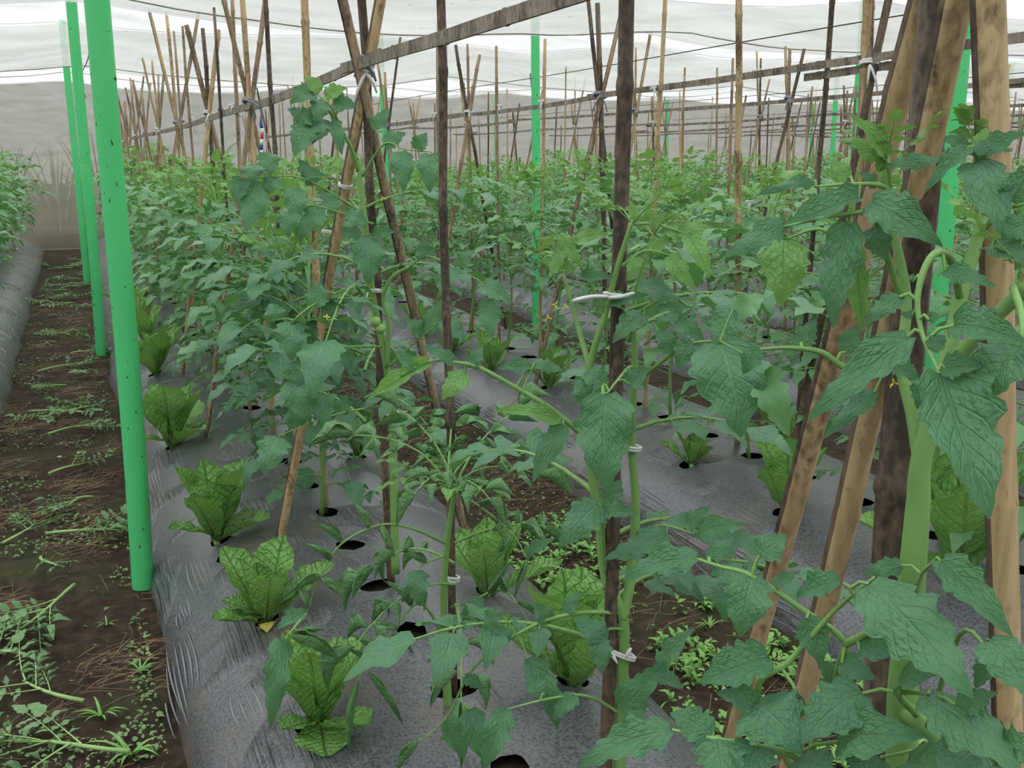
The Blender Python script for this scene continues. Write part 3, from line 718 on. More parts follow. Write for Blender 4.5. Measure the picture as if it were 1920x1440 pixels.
def compound_leaf(seed, L=1.0, lib=MIDL, rn=5, droop=0.55, pairs=3, small=True, narrow=1.0, hang=0.6, rad=0.011):
    """a whole tomato leaf, petiole at the origin, growing along +y and arching down; length about 1"""
    r2 = random.Random(seed); mb = MB(); pts = []
    bend = r2.uniform(-.15, .15)
    def path(t): return Vector((bend * t * t, t * (1 - 0.12 * droop * t), 0.30 * t - droop * t * t * 0.85)) * L
    k = 7 if rn > 3 else 4
    mb.tube([path(i / k * 0.98) for i in range(k + 1)], [rad * L * (1.25 - 0.8 * i / k) for i in range(k + 1)], rn, 1, False)
    def tang(t): return (path(min(1, t + .03)) - path(max(0, t - .03))).normalized()
    up = Vector((0, 0, 1))
    ts = [(0.36, .17), (0.58, .25), (0.80, .27)][3 - pairs:] if pairs < 3 else [(0.34, .18), (0.57, .26), (0.80, .28)]
    for t, s in ts:
        for sd in (-1, 1):
            tt = t + r2.uniform(-.03, .03); p = path(tt); tg = tang(tt); side = tg.cross(up).normalized() * sd
            ax = (side * 1.0 + tg * r2.uniform(.15, .6) - up * r2.uniform(.1, hang)).normalized()
            st = p + ax * 0.035 * L
            if rn > 3: mb.tube([p, st], [rad * .55 * L, rad * .4 * L], 4, 1, False)
            nr = (up + tg * r2.uniform(-.2, .3) + side * r2.uniform(-.1, .4)).normalized()
            l = s * L * r2.uniform(.85, 1.2); put(mb, r2.choice(lib), st, ax, nr, l, l * r2.uniform(.55, .72) * narrow)
    if small:
        for t in (0.46, 0.69):
            for sd in (-1, 1):
                if r2.random() < .8:
                    p = path(t + r2.uniform(-.03, .03)); tg = tang(t); side = tg.cross(up).normalized() * sd
                    l = L * r2.uniform(.05, .10); put(mb, r2.choice(lib), p, (side + tg * .3 - up * .2), up, l, l * .75)
    p = path(0.97); tg = tang(0.97)
    ax = (tg - up * r2.uniform(.0, hang * .6)).normalized(); l = L * r2.uniform(.34, .44)
    put(mb, r2.choice(lib), p, ax, up + tg * .4, l, l * r2.uniform(.58, .74) * narrow)
    return mb
LEAFN = [compound_leaf(500 + k, droop=rng.uniform(.35, .85), hang=rng.uniform(.4, 1.0)).mesh('leaf', [M['leaf'], M['stem']]) for k in range(14)]
LEAFM = [compound_leaf(540 + k, droop=rng.uniform(.35, .85), hang=rng.uniform(.4, 1.0)).mesh('leaf', [M['leaf_far'], M['stem']]) for k in range(12)]
LEAFY = [compound_leaf(560 + k, droop=rng.uniform(.1, .6), narrow=.75, hang=.5).mesh('leaf', [M['leaf_young'], M['stem']]) for k in range(6)]
LEAFC = [compound_leaf(580 + k, lib=CURL, droop=rng.uniform(.5, 1.0), narrow=.85, hang=1.2).mesh('leaf', [M['leaf_curl'], M['stem']]) for k in range(6)]
LEAFW = [compound_leaf(600 + k, lib=CURL if k in (1, 3) else MIDL, droop=rng.uniform(-.05, .2), narrow=.8, hang=.4).mesh('leaf', [M['leaf_wilt'], M['stem_cut']]) for k in range(5)]
LOWMB = [compound_leaf(620 + k, lib=LOWL, rn=3, droop=rng.uniform(.3, .9), pairs=2, small=False, hang=rng.uniform(.4, 1.0)) for k in range(8)]

# yellow flower: five bent-back petals and a cone, built once
def flower_mesh():
    mb = MB()
    for k in range(5):
        a = 2 * PI * k / 5; d = Vector((math.cos(a), math.sin(a), 0)); s = Vector((-d.y, d.x, 0)); u = Vector((0, 0, 1))
        pts = [d * .1, d * .45 + s * .17 + u * .08, d * .45 - s * .17 + u * .08, d * .95 + s * .09 + u * .28, d * .95 - s * .09 + u * .28, d * 1.15 + u * .5]
        mb.add(pts, [(0, 2, 1), (1, 2, 4, 3), (3, 4, 5)])
    mb.tube([(0, 0, 0), (0, 0, -.35), (0, 0, -.6)], [.2, .15, .05], 6)
    return mb.mesh('flower', [M['petal']])
FLOWER = flower_mesh()
def flower(parent, world, size=0.012):
    o = bpy.data.objects.new('flower', FLOWER); link(o, parent); o.location = Vector(world) - parent.location
    o.rotation_euler = (rng.uniform(1.8, 3.4), rng.uniform(-.5, .5), rng.uniform(0, 6)); o.scale = (size,) * 3; return o

def place_leaf(parent, me, loc, az, tilt, L, roll=0.0):
    o = bpy.data.objects.new('leaf', me); link(o, parent); o.location = loc
    o.rotation_euler = Matrix.Rotation(az, 3, 'Z').to_4x4().to_3x3().__matmul__(Matrix.Rotation(tilt, 3, 'X') @ Matrix.Rotation(roll, 3, 'Y')).to_euler()
    o.scale = (L, L, L); return o
def stem_path(r2, h, lean=0.08, n=10):
    ax, ay = r2.uniform(-lean, lean), r2.uniform(-lean, lean); p1 = r2.uniform(0, 6)
    return [Vector((ax * t + 0.018 * math.sin(p1 + t * 7), ay * t + 0.018 * math.cos(p1 * 1.3 + t * 6), h * t)) for t in [i / n for i in range(n + 1)]]
def along(pts, t):
    f = t * (len(pts) - 1); i = min(int(f), len(pts) - 2); return pts[i].lerp(pts[i + 1], f - i)
def plant_plan(seed, h, nleaf, lmax=0.40):
    """stems and leaf placements of a generic plant: [(pts, r)], [(loc, az, tilt, L, young)]"""
    r2 = random.Random(seed); stems = []; leaves = []
    main = stem_path(r2, h); stems.append((main, 0.0085))
    if r2.random() < .8:
        k = r2.uniform(.22, .45); b = along(main, k); a = r2.uniform(0, 6.28); hh = h * r2.uniform(.80, .98)
        stems.append(([b + Vector((math.cos(a), math.sin(a), 0)) * (.17 * math.sin(min(1.0, t * 1.6) * PI / 2)) + Vector((0, 0, (hh - b.z) * t)) for t in [i / 7 for i in range(8)]], 0.007))
    az = r2.uniform(0, 6.28)
    for q in range(nleaf):
        st = stems[q % len(stems)][0]; f = (q + r2.random()) / nleaf
        t = 0.12 + 0.88 * f if st is main else f
        az += 2.4 + r2.uniform(-.4, .4)
        L = lmax * (0.65 + 0.35 * math.sin(min(1, f * 1.5) * PI / 2)) * (1.0 if f < .75 else 1.0 - 1.9 * (f - .75)) * r2.uniform(.8, 1.15)
        leaves.append((along(st, min(1, t)), az, 0.05 + 0.75 * f * f + r2.uniform(-.2, .25), L, f > .84))
    for st, _ in stems:
        for _k in range(3):
            az += 2.2; leaves.append((st[-1], az, r2.uniform(.5, 1.1), lmax * r2.uniform(.28, .45), True))
    return stems, leaves

def near_plant(x, y, z0, seed, h, nleaf, label, group, lib=None, lmax=0.40, flowers=2):
    base = Vector((x, y, z0)); e = empty('tomato_plant', base, label, 'tomato plant', group)
    stems, leaves = plant_plan(seed, h, nleaf, lmax); r2 = random.Random(seed + 5)
    mb = MB()
    for pts, r in stems: mb.tube(pts, [r * (1.15 - .75 * i / (len(pts) - 1)) for i in range(len(pts))], 7)
    mb.build('stem', M['stem'], e)
    lib = lib or LEAFN
    for loc, az, tilt, L, young in leaves:
        place_leaf(e, r2.choice(LEAFY if young else lib), loc, az, tilt, L)
    for k in range(flowers):
        p = along(stems[0][0], r2.uniform(.6, .9)); flower(e, base + p + Vector((r2.uniform(-.08, .08), r2.uniform(-.12, -.03), 0)), 0.011)
    return e

def bake_far(seed):
    stems, leaves = plant_plan(seed, random.Random(seed).uniform(1.02, 1.22), 38, 0.33)
    r2 = random.Random(seed + 9); mb = MB()
    for pts, r in stems: mb.tube(pts, [r * 1.1] * len(pts), 4, 1, False)
    for loc, az, tilt, L, young in leaves:
        g = r2.choice(LOWMB); R = (Matrix.Rotation(az, 3, 'Z') @ Matrix.Rotation(tilt, 3, 'X'))
        P = (np.array(g.v) * L) @ np.array(R).T + np.array(loc)
        b = len(mb.v); mb.v.extend(map(tuple, P)); mb.f.extend([tuple(i + b for i in f) for f in g.f]); mb.uv.extend(g.uv)
        mb.m.extend([(2 if young and m == 0 else m) for m in g.m])
    return mb.mesh('tomato_plant', [M['leaf_far'], M['stem'], M['leaf_young']])
FAR = [bake_far(700 + k) for k in range(9)]

# ------------------------------------------------------------------ foreground tomato plants, leaf by leaf
HM = [None] * len(HERO)
def hero_mesh(k, mk):
    key = (k, mk)
    if key not in hero_mesh.cache:
        mb = MB(); V, Fc, U = (HERO if mk != 'leaf_curl' else CURL)[k % (8 if mk != 'leaf_curl' else 6)]; mb.add(V, Fc, 0, U)
        hero_mesh.cache[key] = mb.mesh('leaflet', [M[mk]])
    return hero_mesh.cache[key]
hero_mesh.cache = {}
_hk = [0]
def smooth_path(P, per=5):
    out = []
    for i in range(len(P) - 1):
        p0, p1, p2, p3 = P[max(i - 1, 0)], P[i], P[i + 1], P[min(i + 2, len(P) - 1)]
        for k in range(per):
            t = k / per
            out.append(0.5 * ((2 * p1) + (p2 - p0) * t + (2 * p0 - 5 * p1 + 4 * p2 - p3) * t * t + (3 * p1 - p0 - 3 * p2 + p3) * t ** 3))
    return out + [P[-1]]
def hero_leaf(plant, rachis, leaflets, rad=0.0035, mk='leaf', up=0.55, smallmk=None):
    """rachis: [(u,v,r)...]; leaflets: (base u, v, tip u, v, r base, r tip, width px[, material])"""
    P = smooth_path([at(*q) for q in rachis]); o0 = P[0]
    mb = MB(); n = len(P)
    rad *= .82
    mb.tube([p - o0 for p in P], [rad * (1.2 - .85 * (i / (n - 1)) ** 1.2) for i in range(n)], 7)
    bases = []
    for lf in leaflets:
        b = at(lf[0], lf[1], lf[4]); q = min(P, key=lambda p: (p - b).length)
        if 0.004 < (q - b).length < 0.14:
            m = q.lerp(b, .5) + Vector((0, 0, .004)); mb.tube([q - o0, m - o0, b - o0], [rad * .6, rad * .5, rad * .45], 5, 0, False)
        bases.append(b)
    o = mb.build('leaf', M['stem'], plant, o0 - plant.location)
    for lf, b in zip(leaflets, bases):
        t = at(lf[2], lf[3], lf[5]); mid = (b + t) / 2; D = (mid - Vector(CAM)).length
        W = lf[6] * D / F_PX; L = (t - b).length
        nrm = (Vector(CAM) - mid).normalized() + Vector((rng.uniform(-.25, .25), rng.uniform(-.25, .25), up))
        x, y, z = basis(t - b, nrm)
        _hk[0] += 1
        c = bpy.data.objects.new('leaflet', hero_mesh(_hk[0] % 8, lf[7] if len(lf) > 7 else mk)); link(c, o)
        loc = b - o0
        c.matrix_local = Matrix.Translation(loc) @ Matrix(((x.x, y.x, z.x), (x.y, y.y, z.y), (x.z, y.z, z.z))).to_4x4() @ Matrix.Diagonal((W * 1.05, L * 1.03, (W + L) / 2, 1))
    return o
def hero_stem(plant, paths):
    mb = MB()
    for pth, r0, r1 in paths:
        P = smooth_path([at(*q) for q in pth]); n = len(P)
        mb.tube([p - plant.location for p in P], [r0 + (r1 - r0) * i / (n - 1) for i in range(n)], 10)
    return mb.build('stem', M['stem'], plant)
GH = 'tomato plants on the bed beside the green poles'

# --- right foreground plant
R = empty('tomato_plant', (X1 - 0.06, 0.66, 0.2), 'large tomato plant at the right foreground tripod with the thickest pale stem', 'tomato plant', GH)
hero_stem(R, [([(1690, 1560, .92), (1692, 1330, .92), (1700, 1210, .92), (1712, 1060, .91), (1722, 940, .91), (1728, 860, .91), (1770, 700, .92), (1800, 560, .94), (1845, 400, .97), (1850, 310, 1.0)], .0155, .0035),
              ([(1728, 880, .915), (1712, 780, .93), (1690, 680, .95), (1700, 560, .97), (1672, 420, .98), (1655, 320, .98)], .007, .003),
              ([(1770, 700, .92), (1850, 610, .90), (1935, 530, .88)], .0065, .0055),
              ([(1692, 1330, .92), (1735, 1362, .89), (1790, 1410, .86)], .010, .007)])
for k, (u, v, r) in enumerate([(1655, 325, .98), (1850, 315, 1.0), (1656, 330, .98), (1848, 330, 1.0), (1930, 535, .88)]):
    for q in range(2): place_leaf(R, LEAFY[(k + q) % 6], at(u, v, r) - R.location, k * 1.9 + q * 2.6, .7, .06)
hero_leaf(R, [(1672, 400, .98), (1668, 340, .97), (1662, 295, .96)], [(1660, 293, 1593, 217, .96, .95, 34, 'leaf_young'), (1667, 307, 1779, 300, .95, .93, 30), (1655, 300, 1648, 245, .97, .97, 22, 'leaf_young'), (1640, 300, 1600, 262, .97, .97, 28, 'leaf_young'), (1650, 320, 1630, 275, .97, .96, 20, 'leaf_young')], .003)
hero_leaf(R, [(1690, 400, .97), (1660, 352, .95), (1600, 345, .93), (1530, 350, .92)], [(1610, 370, 1467, 432, .93, .90, 52), (1525, 340, 1415, 370, .92, .90, 24), (1590, 335, 1560, 300, .94, .95, 26, 'leaf_young'), (1640, 352, 1610, 325, .95, .95, 26)], .003)
hero_leaf(R, [(1690, 560, .96), (1650, 440, .94), (1632, 400, .93), (1560, 405, .91), (1470, 425, .90)], [(1465, 418, 1358, 482, .90, .88, 48), (1633, 380, 1763, 460, .93, .90, 74), (1592, 420, 1563, 610, .92, .90, 70), (1636, 428, 1662, 488, .93, .92, 50), (1605, 462, 1618, 617, .94, .93, 40, 'leaf_young')], .0035)
hero_leaf(R, [(1600, 470, .95), (1540, 430, .97), (1475, 448, .98)], [(1470, 450, 1465, 570, .98, .97, 82, 'leaf_young')], .0025)  # leaflet lit from behind: the backlight is put in by the young-leaf colour
hero_leaf(R, [(1850, 420, .97), (1838, 330, .95), (1825, 285, .93)], [(1827, 305, 1877, 442, .93, .88, 80), (1813, 280, 1738, 358, .93, .90, 34), (1820, 277, 1897, 283, .93, .91, 26), (1812, 276, 1768, 262, .94, .95, 24), (1830, 275, 1850, 240, .94, .95, 24, 'leaf_young'), (1835, 290, 1925, 250, .94, .92, 40)], .003)
hero_leaf(R, [(1800, 560, .94), (1785, 490, .89), (1757, 474, .86), (1733, 505, .85), (1720, 563, .84), (1728, 623, .83), (1745, 665, .82), (1762, 700, .81)],
          [(1763, 700, 1852, 965, .81, .76, 125), (1686, 557, 1622, 606, .84, .83, 36), (1702, 632, 1518, 787, .83, .80, 66), (1790, 610, 1925, 645, .82, .79, 68), (1712, 590, 1690, 588, .84, .84, 18), (1715, 525, 1700, 521, .85, .85, 14),
           (1772, 507, 1866, 537, .86, .84, 36), (1748, 715, 1722, 768, .81, .80, 50), (1770, 690, 1845, 685, .81, .80, 46), (1745, 655, 1772, 630, .82, .83, 30), (1742, 600, 1760, 590, .83, .83, 20)], .0038)
hero_leaf(R, [(1900, 540, .88), (1915, 590, .84), (1915, 640, .82)], [(1912, 650, 1848, 752, .82, .80, 90), (1920, 640, 1985, 700, .82, .80, 70)], .0035)
hero_leaf(R, [(1845, 430, .96), (1880, 395, .92), (1935, 380, .88)], [(1860, 462, 1925, 500, .90, .87, 60), (1900, 380, 1935, 300, .90, .9, 60), (1930, 420, 1880, 450, .88, .88, 50)], .003)
hero_leaf(R, [(1720, 720, .90), (1690, 690, .90), (1672, 684, .89)], [(1675, 683, 1722, 712, .89, .88, 38), (1640, 735, 1545, 822, .89, .87, 34)], .003)
hero_leaf(R, [(1690, 690, .94), (1590, 690, .93), (1540, 660, .92), (1480, 652, .91), (1425, 655, .90)], [(1585, 660, 1610, 610, .93, .94, 34), (1425, 655, 1395, 700, .90, .90, 40), (1500, 650, 1530, 600, .92, .93, 40)], .004)
# lower foreground branches
hero_leaf(R, [(1500, 1480, .93), (1530, 1380, .91), (1560, 1290, .89), (1585, 1208, .87), (1500, 1140, .87), (1410, 1080, .87), (1350, 1062, .88), (1307, 1048, .89)],
          [(1410, 1080, 1388, 1190, .87, .85, 80), (1425, 1040, 1472, 1003, .87, .88, 56), (1307, 1048, 1172, 1088, .89, .90, 58), (1512, 1160, 1540, 1242, .86, .85, 58), (1330, 1052, 1375, 1010, .89, .9, 34), (1450, 1100, 1500, 1072, .87, .88, 26)], .0042)
hero_leaf(R, [(1585, 1208, .87), (1620, 1190, .85), (1635, 1175, .84), (1600, 1110, .84), (1580, 1093, .84)], [(1577, 1092, 1495, 1120, .84, .85, 48), (1630, 1095, 1818, 1302, .83, .75, 118), (1612, 1218, 1712, 1225, .85, .83, 66), (1578, 1243, 1640, 1272, .86, .85, 48), (1560, 1280, 1530, 1235, .88, .88, 36)], .0040)
hero_leaf(R, [(1700, 1200, .92), (1722, 1090, .86), (1748, 1055, .83)], [(1765, 1053, 1894, 1190, .82, .78, 62), (1690, 1060, 1620, 1075, .86, .87, 34)], .003)
hero_leaf(R, [(1740, 1362, .88), (1800, 1190, .82), (1850, 1215, .79)], [(1853, 1202, 1935, 1312, .78, .75, 76), (1860, 1230, 1830, 1290, .79, .78, 34)], .003)
hero_leaf(R, [(1720, 1340, .9), (1685, 1300, .84), (1740, 1302, .80)], [(1740, 1303, 1912, 1450, .79, .73, 96), (1690, 1288, 1795, 1262, .83, .80, 66), (1617, 1300, 1505, 1392, .84, .80, 92), (1800, 1330, 1870, 1300, .78, .77, 50)], .0040)
hero_leaf(R, [(1500, 1470, .93), (1420, 1300, .86), (1480, 1240, .86), (1560, 1150, .85), (1640, 1082, .84)], [(1440, 1233, 1315, 1280, .85, .84, 76), (1412, 1322, 1502, 1412, .84, .80, 118), (1508, 1332, 1436, 1305, .84, .84, 42), (1420, 1330, 1345, 1300, .84, .84, 50)], .0042)
hero_leaf(R, [(1520, 1500, .9), (1500, 1425, .85), (1420, 1400, .83), (1340, 1385, .82), (1260, 1368, .82)], [(1345, 1383, 1352, 1470, .82, .78, 86), (1573, 1390, 1735, 1382, .83, .80, 90), (1333, 1380, 1258, 1338, .82, .83, 62), (1257, 1370, 1088, 1440, .82, .81, 66), (1420, 1400, 1400, 1470, .82, .79, 80), (1500, 1420, 1560, 1480, .83, .8, 80)], .0045)
hero_leaf(R, [(1790, 1410, .86), (1830, 1400, .80), (1880, 1440, .76)], [(1830, 1400, 1760, 1470, .80, .77, 90), (1880, 1420, 1960, 1420, .77, .74, 90), (1650, 1420, 1600, 1480, .82, .79, 90), (1700, 1430, 1790, 1480, .82, .78, 90)], .004)
flower(R, at(1722, 1240, .9), 0.011); flower(R, at(1676, 718, .95), 0.007)

# --- forked plant at the dark centre cane
Bp = empty('tomato_plant', (X1 + 0.01, 1.36, 0.2), 'tall tomato plant with a forked stem at the dark centre cane', 'tomato plant', GH)
hero_stem(Bp, [([(1160, 1560, 1.53), (1163, 1400, 1.53), (1168, 1250, 1.53), (1167, 1150, 1.53), (1135, 1080, 1.53), (1122, 960, 1.52), (1100, 830, 1.52), (1106, 690, 1.51), (1135, 590, 1.50), (1158, 500, 1.49), (1185, 415, 1.48)], .0115, .003),
               ([(1167, 1160, 1.53), (1183, 1080, 1.54), (1192, 950, 1.55), (1184, 830, 1.56), (1190, 700, 1.57), (1190, 560, 1.57), (1225, 440, 1.56)], .0095, .003),
               ([(1106, 690, 1.51), (1080, 600, 1.54), (1055, 510, 1.56)], .005, .0022)])
hero_leaf(Bp, [(1192, 700, 1.57), (1182, 688, 1.50), (1162, 708, 1.44), (1138, 738, 1.40)], [(1137, 740, 1140, 918, 1.40, 1.36, 104), (1130, 720, 1095, 700, 1.41, 1.42, 50), (1180, 720, 1215, 690, 1.43, 1.43, 40), (1100, 750, 1080, 715, 1.41, 1.42, 40)], .0038)
hero_leaf(Bp, [(1190, 720, 1.56), (1280, 650, 1.44), (1350, 640, 1.38)], [(1350, 643, 1388, 815, 1.38, 1.33, 130), (1425, 690, 1478, 815, 1.36, 1.34, 60, 'leaf_far'), (1375, 580, 1338, 645, 1.40, 1.38, 70), (1380, 590, 1430, 560, 1.40, 1.41, 50, 'leaf_far'), (1300, 640, 1270, 690, 1.42, 1.41, 44), (1260, 660, 1230, 620, 1.45, 1.46, 36)], .0038)
hero_leaf(Bp, [(1150, 880, 1.52), (1090, 815, 1.47), (1030, 765, 1.45), (967, 727, 1.44), (900, 690, 1.44), (857, 680, 1.44), (807, 677, 1.45), (750, 705, 1.45)],
          [(805, 680, 692, 748, 1.45, 1.46, 34, 'leaf_young'), (872, 700, 830, 748, 1.44, 1.43, 44, 'leaf_young'), (855, 680, 793, 650, 1.44, 1.45, 24), (995, 690, 934, 692, 1.45, 1.46, 26), (1003, 680, 1058, 697, 1.45, 1.45, 26), (1048, 790, 927, 772, 1.45, 1.44, 32, 'leaf_young'), (1057, 797, 1000, 902, 1.45, 1.42, 44), (885, 690, 905, 650, 1.44, 1.45, 28), (780, 690, 740, 660, 1.45, 1.46, 26)], .0048)
hero_leaf(Bp, [(1135, 1080, 1.53), (1130, 990, 1.46), (1125, 945, 1.43)], [(1122, 945, 1050, 1024, 1.43, 1.40, 66), (1140, 945, 1165, 900, 1.44, 1.45, 44), (1128, 960, 1195, 965, 1.43, 1.42, 36)], .0032)
hero_leaf(Bp, [(1190, 1000, 1.55), (1240, 985, 1.48), (1300, 1000, 1.42)], [(1250, 1000, 1136, 1048, 1.46, 1.42, 54), (1310, 1000, 1400, 985, 1.42, 1.38, 40), (1290, 985, 1330, 950, 1.43, 1.43, 34)], .0032)
hero_leaf(Bp, [(1180, 640, 1.54), (1200, 585, 1.50), (1260, 560, 1.48), (1300, 580, 1.47)], [(1207, 590, 1150, 642, 1.49, 1.46, 44), (1137, 570, 1216, 553, 1.50, 1.49, 28), (1220, 555, 1275, 563, 1.49, 1.47, 28), (1230, 580, 1300, 577, 1.48, 1.46, 20), (1270, 600, 1320, 640, 1.47, 1.45, 36)], .003)
hero_leaf(Bp, [(1135, 590, 1.50), (1090, 500, 1.48), (1060, 450, 1.47)], [(1060, 450, 1030, 520, 1.47, 1.45, 30, 'leaf_young'), (1080, 450, 1140, 440, 1.47, 1.46, 26, 'leaf_young'), (1050, 440, 1090, 500, 1.47, 1.46, 26, 'leaf_young'), (1075, 505, 1010, 490, 1.48, 1.47, 26, 'leaf_young'), (1090, 520, 1150, 520, 1.48, 1.47, 26)], .003)
hero_leaf(Bp, [(1190, 420, 1.48), (1230, 420, 1.46), (1290, 440, 1.44)], [(1220, 425, 1250, 400, 1.46, 1.46, 24, 'leaf_young'), (1250, 430, 1300, 455, 1.46, 1.44, 34, 'leaf_young'), (1290, 440, 1330, 520, 1.44, 1.41, 40, 'leaf_young'), (1200, 420, 1180, 375, 1.48, 1.48, 20, 'leaf_young'), (1215, 420, 1210, 380, 1.48, 1.48, 18, 'leaf_young'), (1270, 435, 1330, 425, 1.45, 1.44, 34, 'leaf_young')], .003)
hero_leaf(Bp, [(1165, 500, 1.49), (1210, 470, 1.46), (1260, 480, 1.44)], [(1255, 480, 1300, 540, 1.44, 1.42, 36, 'leaf_young'), (1220, 470, 1265, 445, 1.46, 1.46, 30, 'leaf_young'), (1195, 480, 1180, 525, 1.47, 1.46, 28, 'leaf_young')], .003)
hero_leaf(Bp, [(1167, 1150, 1.53), (1080, 1150, 1.50), (990, 1178, 1.50), (890, 1250, 1.52), (838, 1345, 1.55), (790, 1388, 1.57)],
          [(785, 1390, 745, 1445, 1.57, 1.56, 34, 'leaf_curl'), (990, 1235, 1043, 1364, 1.49, 1.46, 46), (930, 1145, 910, 1180, 1.5, 1.5, 36), (880, 1330, 905, 1420, 1.52, 1.5, 50), (960, 1195, 920, 1180, 1.5, 1.5, 26), (870, 1270, 905, 1290, 1.52, 1.51, 28), (835, 1350, 870, 1420, 1.54, 1.52, 44), (1060, 1150, 1090, 1110, 1.5, 1.51, 30), (1030, 1165, 1000, 1130, 1.5, 1.5, 34)], .0036)
hero_leaf(Bp, [(1165, 1340, 1.53), (1100, 1305, 1.47), (1030, 1310, 1.43), (950, 1330, 1.41)], [(950, 1330, 905, 1440, 1.41, 1.38, 48), (1020, 1300, 985, 1270, 1.43, 1.44, 34), (1080, 1305, 1040, 1350, 1.45, 1.43, 34)], .0034)
hero_leaf(Bp, [(1168, 1300, 1.53), (1200, 1270, 1.48), (1250, 1240, 1.44)], [(1165, 1335, 1252, 1240, 1.46, 1.42, 60), (1240, 1250, 1300, 1180, 1.43, 1.42, 44), (1220, 1260, 1280, 1290, 1.45, 1.43, 40)], .003)
hero_leaf(Bp, [(1170, 1180, 1.53), (1140, 1180, 1.48), (1110, 1200, 1.45)], [(1135, 1200, 1075, 1160, 1.45, 1.46, 48), (1120, 1195, 1130, 1260, 1.45, 1.43, 40)], .003)
for k, (u, v, r) in enumerate([(1185, 418, 1.48), (1225, 442, 1.56), (1055, 512, 1.56)]):
    for q in range(4): place_leaf(Bp, LEAFY[(k * 2 + q) % 6], at(u, v, r) - Bp.location, k * 1.3 + q * 1.7, .4, .10)
def stem_tie(plant, u, v, r, rad, tilt=(0.15, 0, 1), tails=()):
    mb = MB(); c = at(u, v, r); a = Vector(tilt).normalized(); x = a.orthogonal().normalized(); y = a.cross(x)
    for w in (0, 1): mb.tube([a * (w * .004) + (x * math.cos(2 * PI * k / 12) + y * math.sin(2 * PI * k / 12)) * rad for k in range(13)], .0025, 5, 0, False)
    for tl in tails:
        P = [at(*q) - c for q in tl]; mb.tube(smooth_path(P, 3), [.002] + [.003] * ((len(P) - 1) * 3 - 1) + [.001], 6)
    mb.build('tie', M['tie_white'], plant, c - plant.location)['label'] = 'white plastic tie'
stem_tie(Bp, 1148, 556, 1.495, .013, (0.1, 0, 1), ([(1140, 556, 1.46), (1110, 556, 1.45), (1072, 564, 1.44)], [(1140, 558, 1.46), (1165, 556, 1.45), (1190, 549, 1.44)]))
stem_tie(Bp, 1186, 842, 1.56, .013); stem_tie(Bp, 1160, 1225, 1.54, .028, (.5, .1, 1), ([(1140, 1212, 1.5), (1158, 1245, 1.49)], [(1183, 1215, 1.5), (1172, 1235, 1.5)]))
for (u, v, r) in [(1040, 572, 1.5), (1028, 596, 1.5), (1060, 575, 1.53)]: flower(Bp, at(u, v, r), 0.0075)
for k, (az, z, L) in enumerate([(0.4, .75, .34), (4.4, .60, .36), (5.5, 1.05, .30), (1.3, .5, .34), (-1.3, 1.0, .30), (-1.8, .85, .32), (-0.9, 1.12, .28), (-1.6, .68, .32), (-2.2, 1.05, .28), (-1.1, .55, .32), (-.4, .9, .3)]):
    place_leaf(Bp, LEAFN[k], Vector((0, 0.02, z)), az, .2, L)

# --- curled, stunted plant at the slim brown cane
Dp = empty('tomato_plant', (X1 - 0.02, 2.02, 0.2), 'small tomato plant with tightly curled leaves at the slim brown cane', 'tomato plant', GH)
hero_stem(Dp, [([(840, 1330, 2.14), (836, 1230, 2.14), (832, 1120, 2.14), (838, 1020, 2.13), (850, 930, 2.12), (852, 890, 2.12)], .0105, .004)])
CL = 'leaf_curl'
hero_leaf(Dp, [(836, 1200, 2.14), (800, 1140, 2.10), (773, 1137, 2.08), (740, 1180, 2.06), (683, 1253, 2.04), (663, 1303, 2.03)],
          [(672, 1275, 656, 1408, 2.03, 2.0, 26, CL), (690, 1260, 754, 1357, 2.04, 2.02, 24, CL), (715, 1225, 660, 1190, 2.05, 2.06, 26, CL), (745, 1180, 700, 1165, 2.06, 2.06, 24, CL), (735, 1190, 775, 1225, 2.06, 2.05, 22, CL), (700, 1240, 650, 1215, 2.05, 2.05, 28, CL), (770, 1137, 720, 1090, 2.08, 2.09, 30, CL)], .0036)
hero_leaf(Dp, [(836, 1180, 2.14), (900, 1120, 2.10), (950, 1110, 2.08), (1000, 1180, 2.05)], [(950, 1110, 930, 1060, 2.08, 2.09, 26, CL), (970, 1130, 1020, 1165, 2.07, 2.05, 26, CL), (920, 1115, 960, 1050, 2.09, 2.1, 26, CL), (900, 1120, 870, 1180, 2.1, 2.08, 30), (1000, 1170, 1025, 1215, 2.05, 2.04, 24, CL)], .0034)
hero_leaf(Dp, [(838, 1020, 2.13), (770, 990, 2.09), (710, 985, 2.06), (640, 1020, 2.04), (600, 1080, 2.02), (575, 1150, 2.01)],
          [(715, 985, 740, 1045, 2.06, 2.04, 30, CL), (640, 1015, 590, 980, 2.04, 2.05, 28, CL), (620, 1050, 570, 1020, 2.03, 2.03, 30, CL), (600, 1080, 545, 1110, 2.02, 2.0, 32, CL), (575, 1150, 520, 1180, 2.01, 2.0, 30), (690, 990, 660, 940, 2.06, 2.07, 30, CL), (580, 1140, 545, 1060, 2.01, 2.02, 24, CL), (600, 1085, 640, 1120, 2.02, 2.01, 24, CL)], .0036)
hero_leaf(Dp, [(838, 1040, 2.13), (790, 1060, 2.08), (785, 1080, 2.06)], [(785, 1070, 788, 1135, 2.06, 2.04, 44), (800, 1055, 760, 1040, 2.08, 2.09, 30, CL)], .003)
hero_leaf(Dp, [(575, 1150, 2.01), (545, 1185, 1.96), (525, 1215, 1.94)], [(525, 1200, 508, 1358, 1.94, 1.92, 42), (545, 1190, 640, 1240, 1.95, 1.93, 50, CL), (560, 1190, 610, 1180, 1.96, 1.95, 26, CL)], .003)
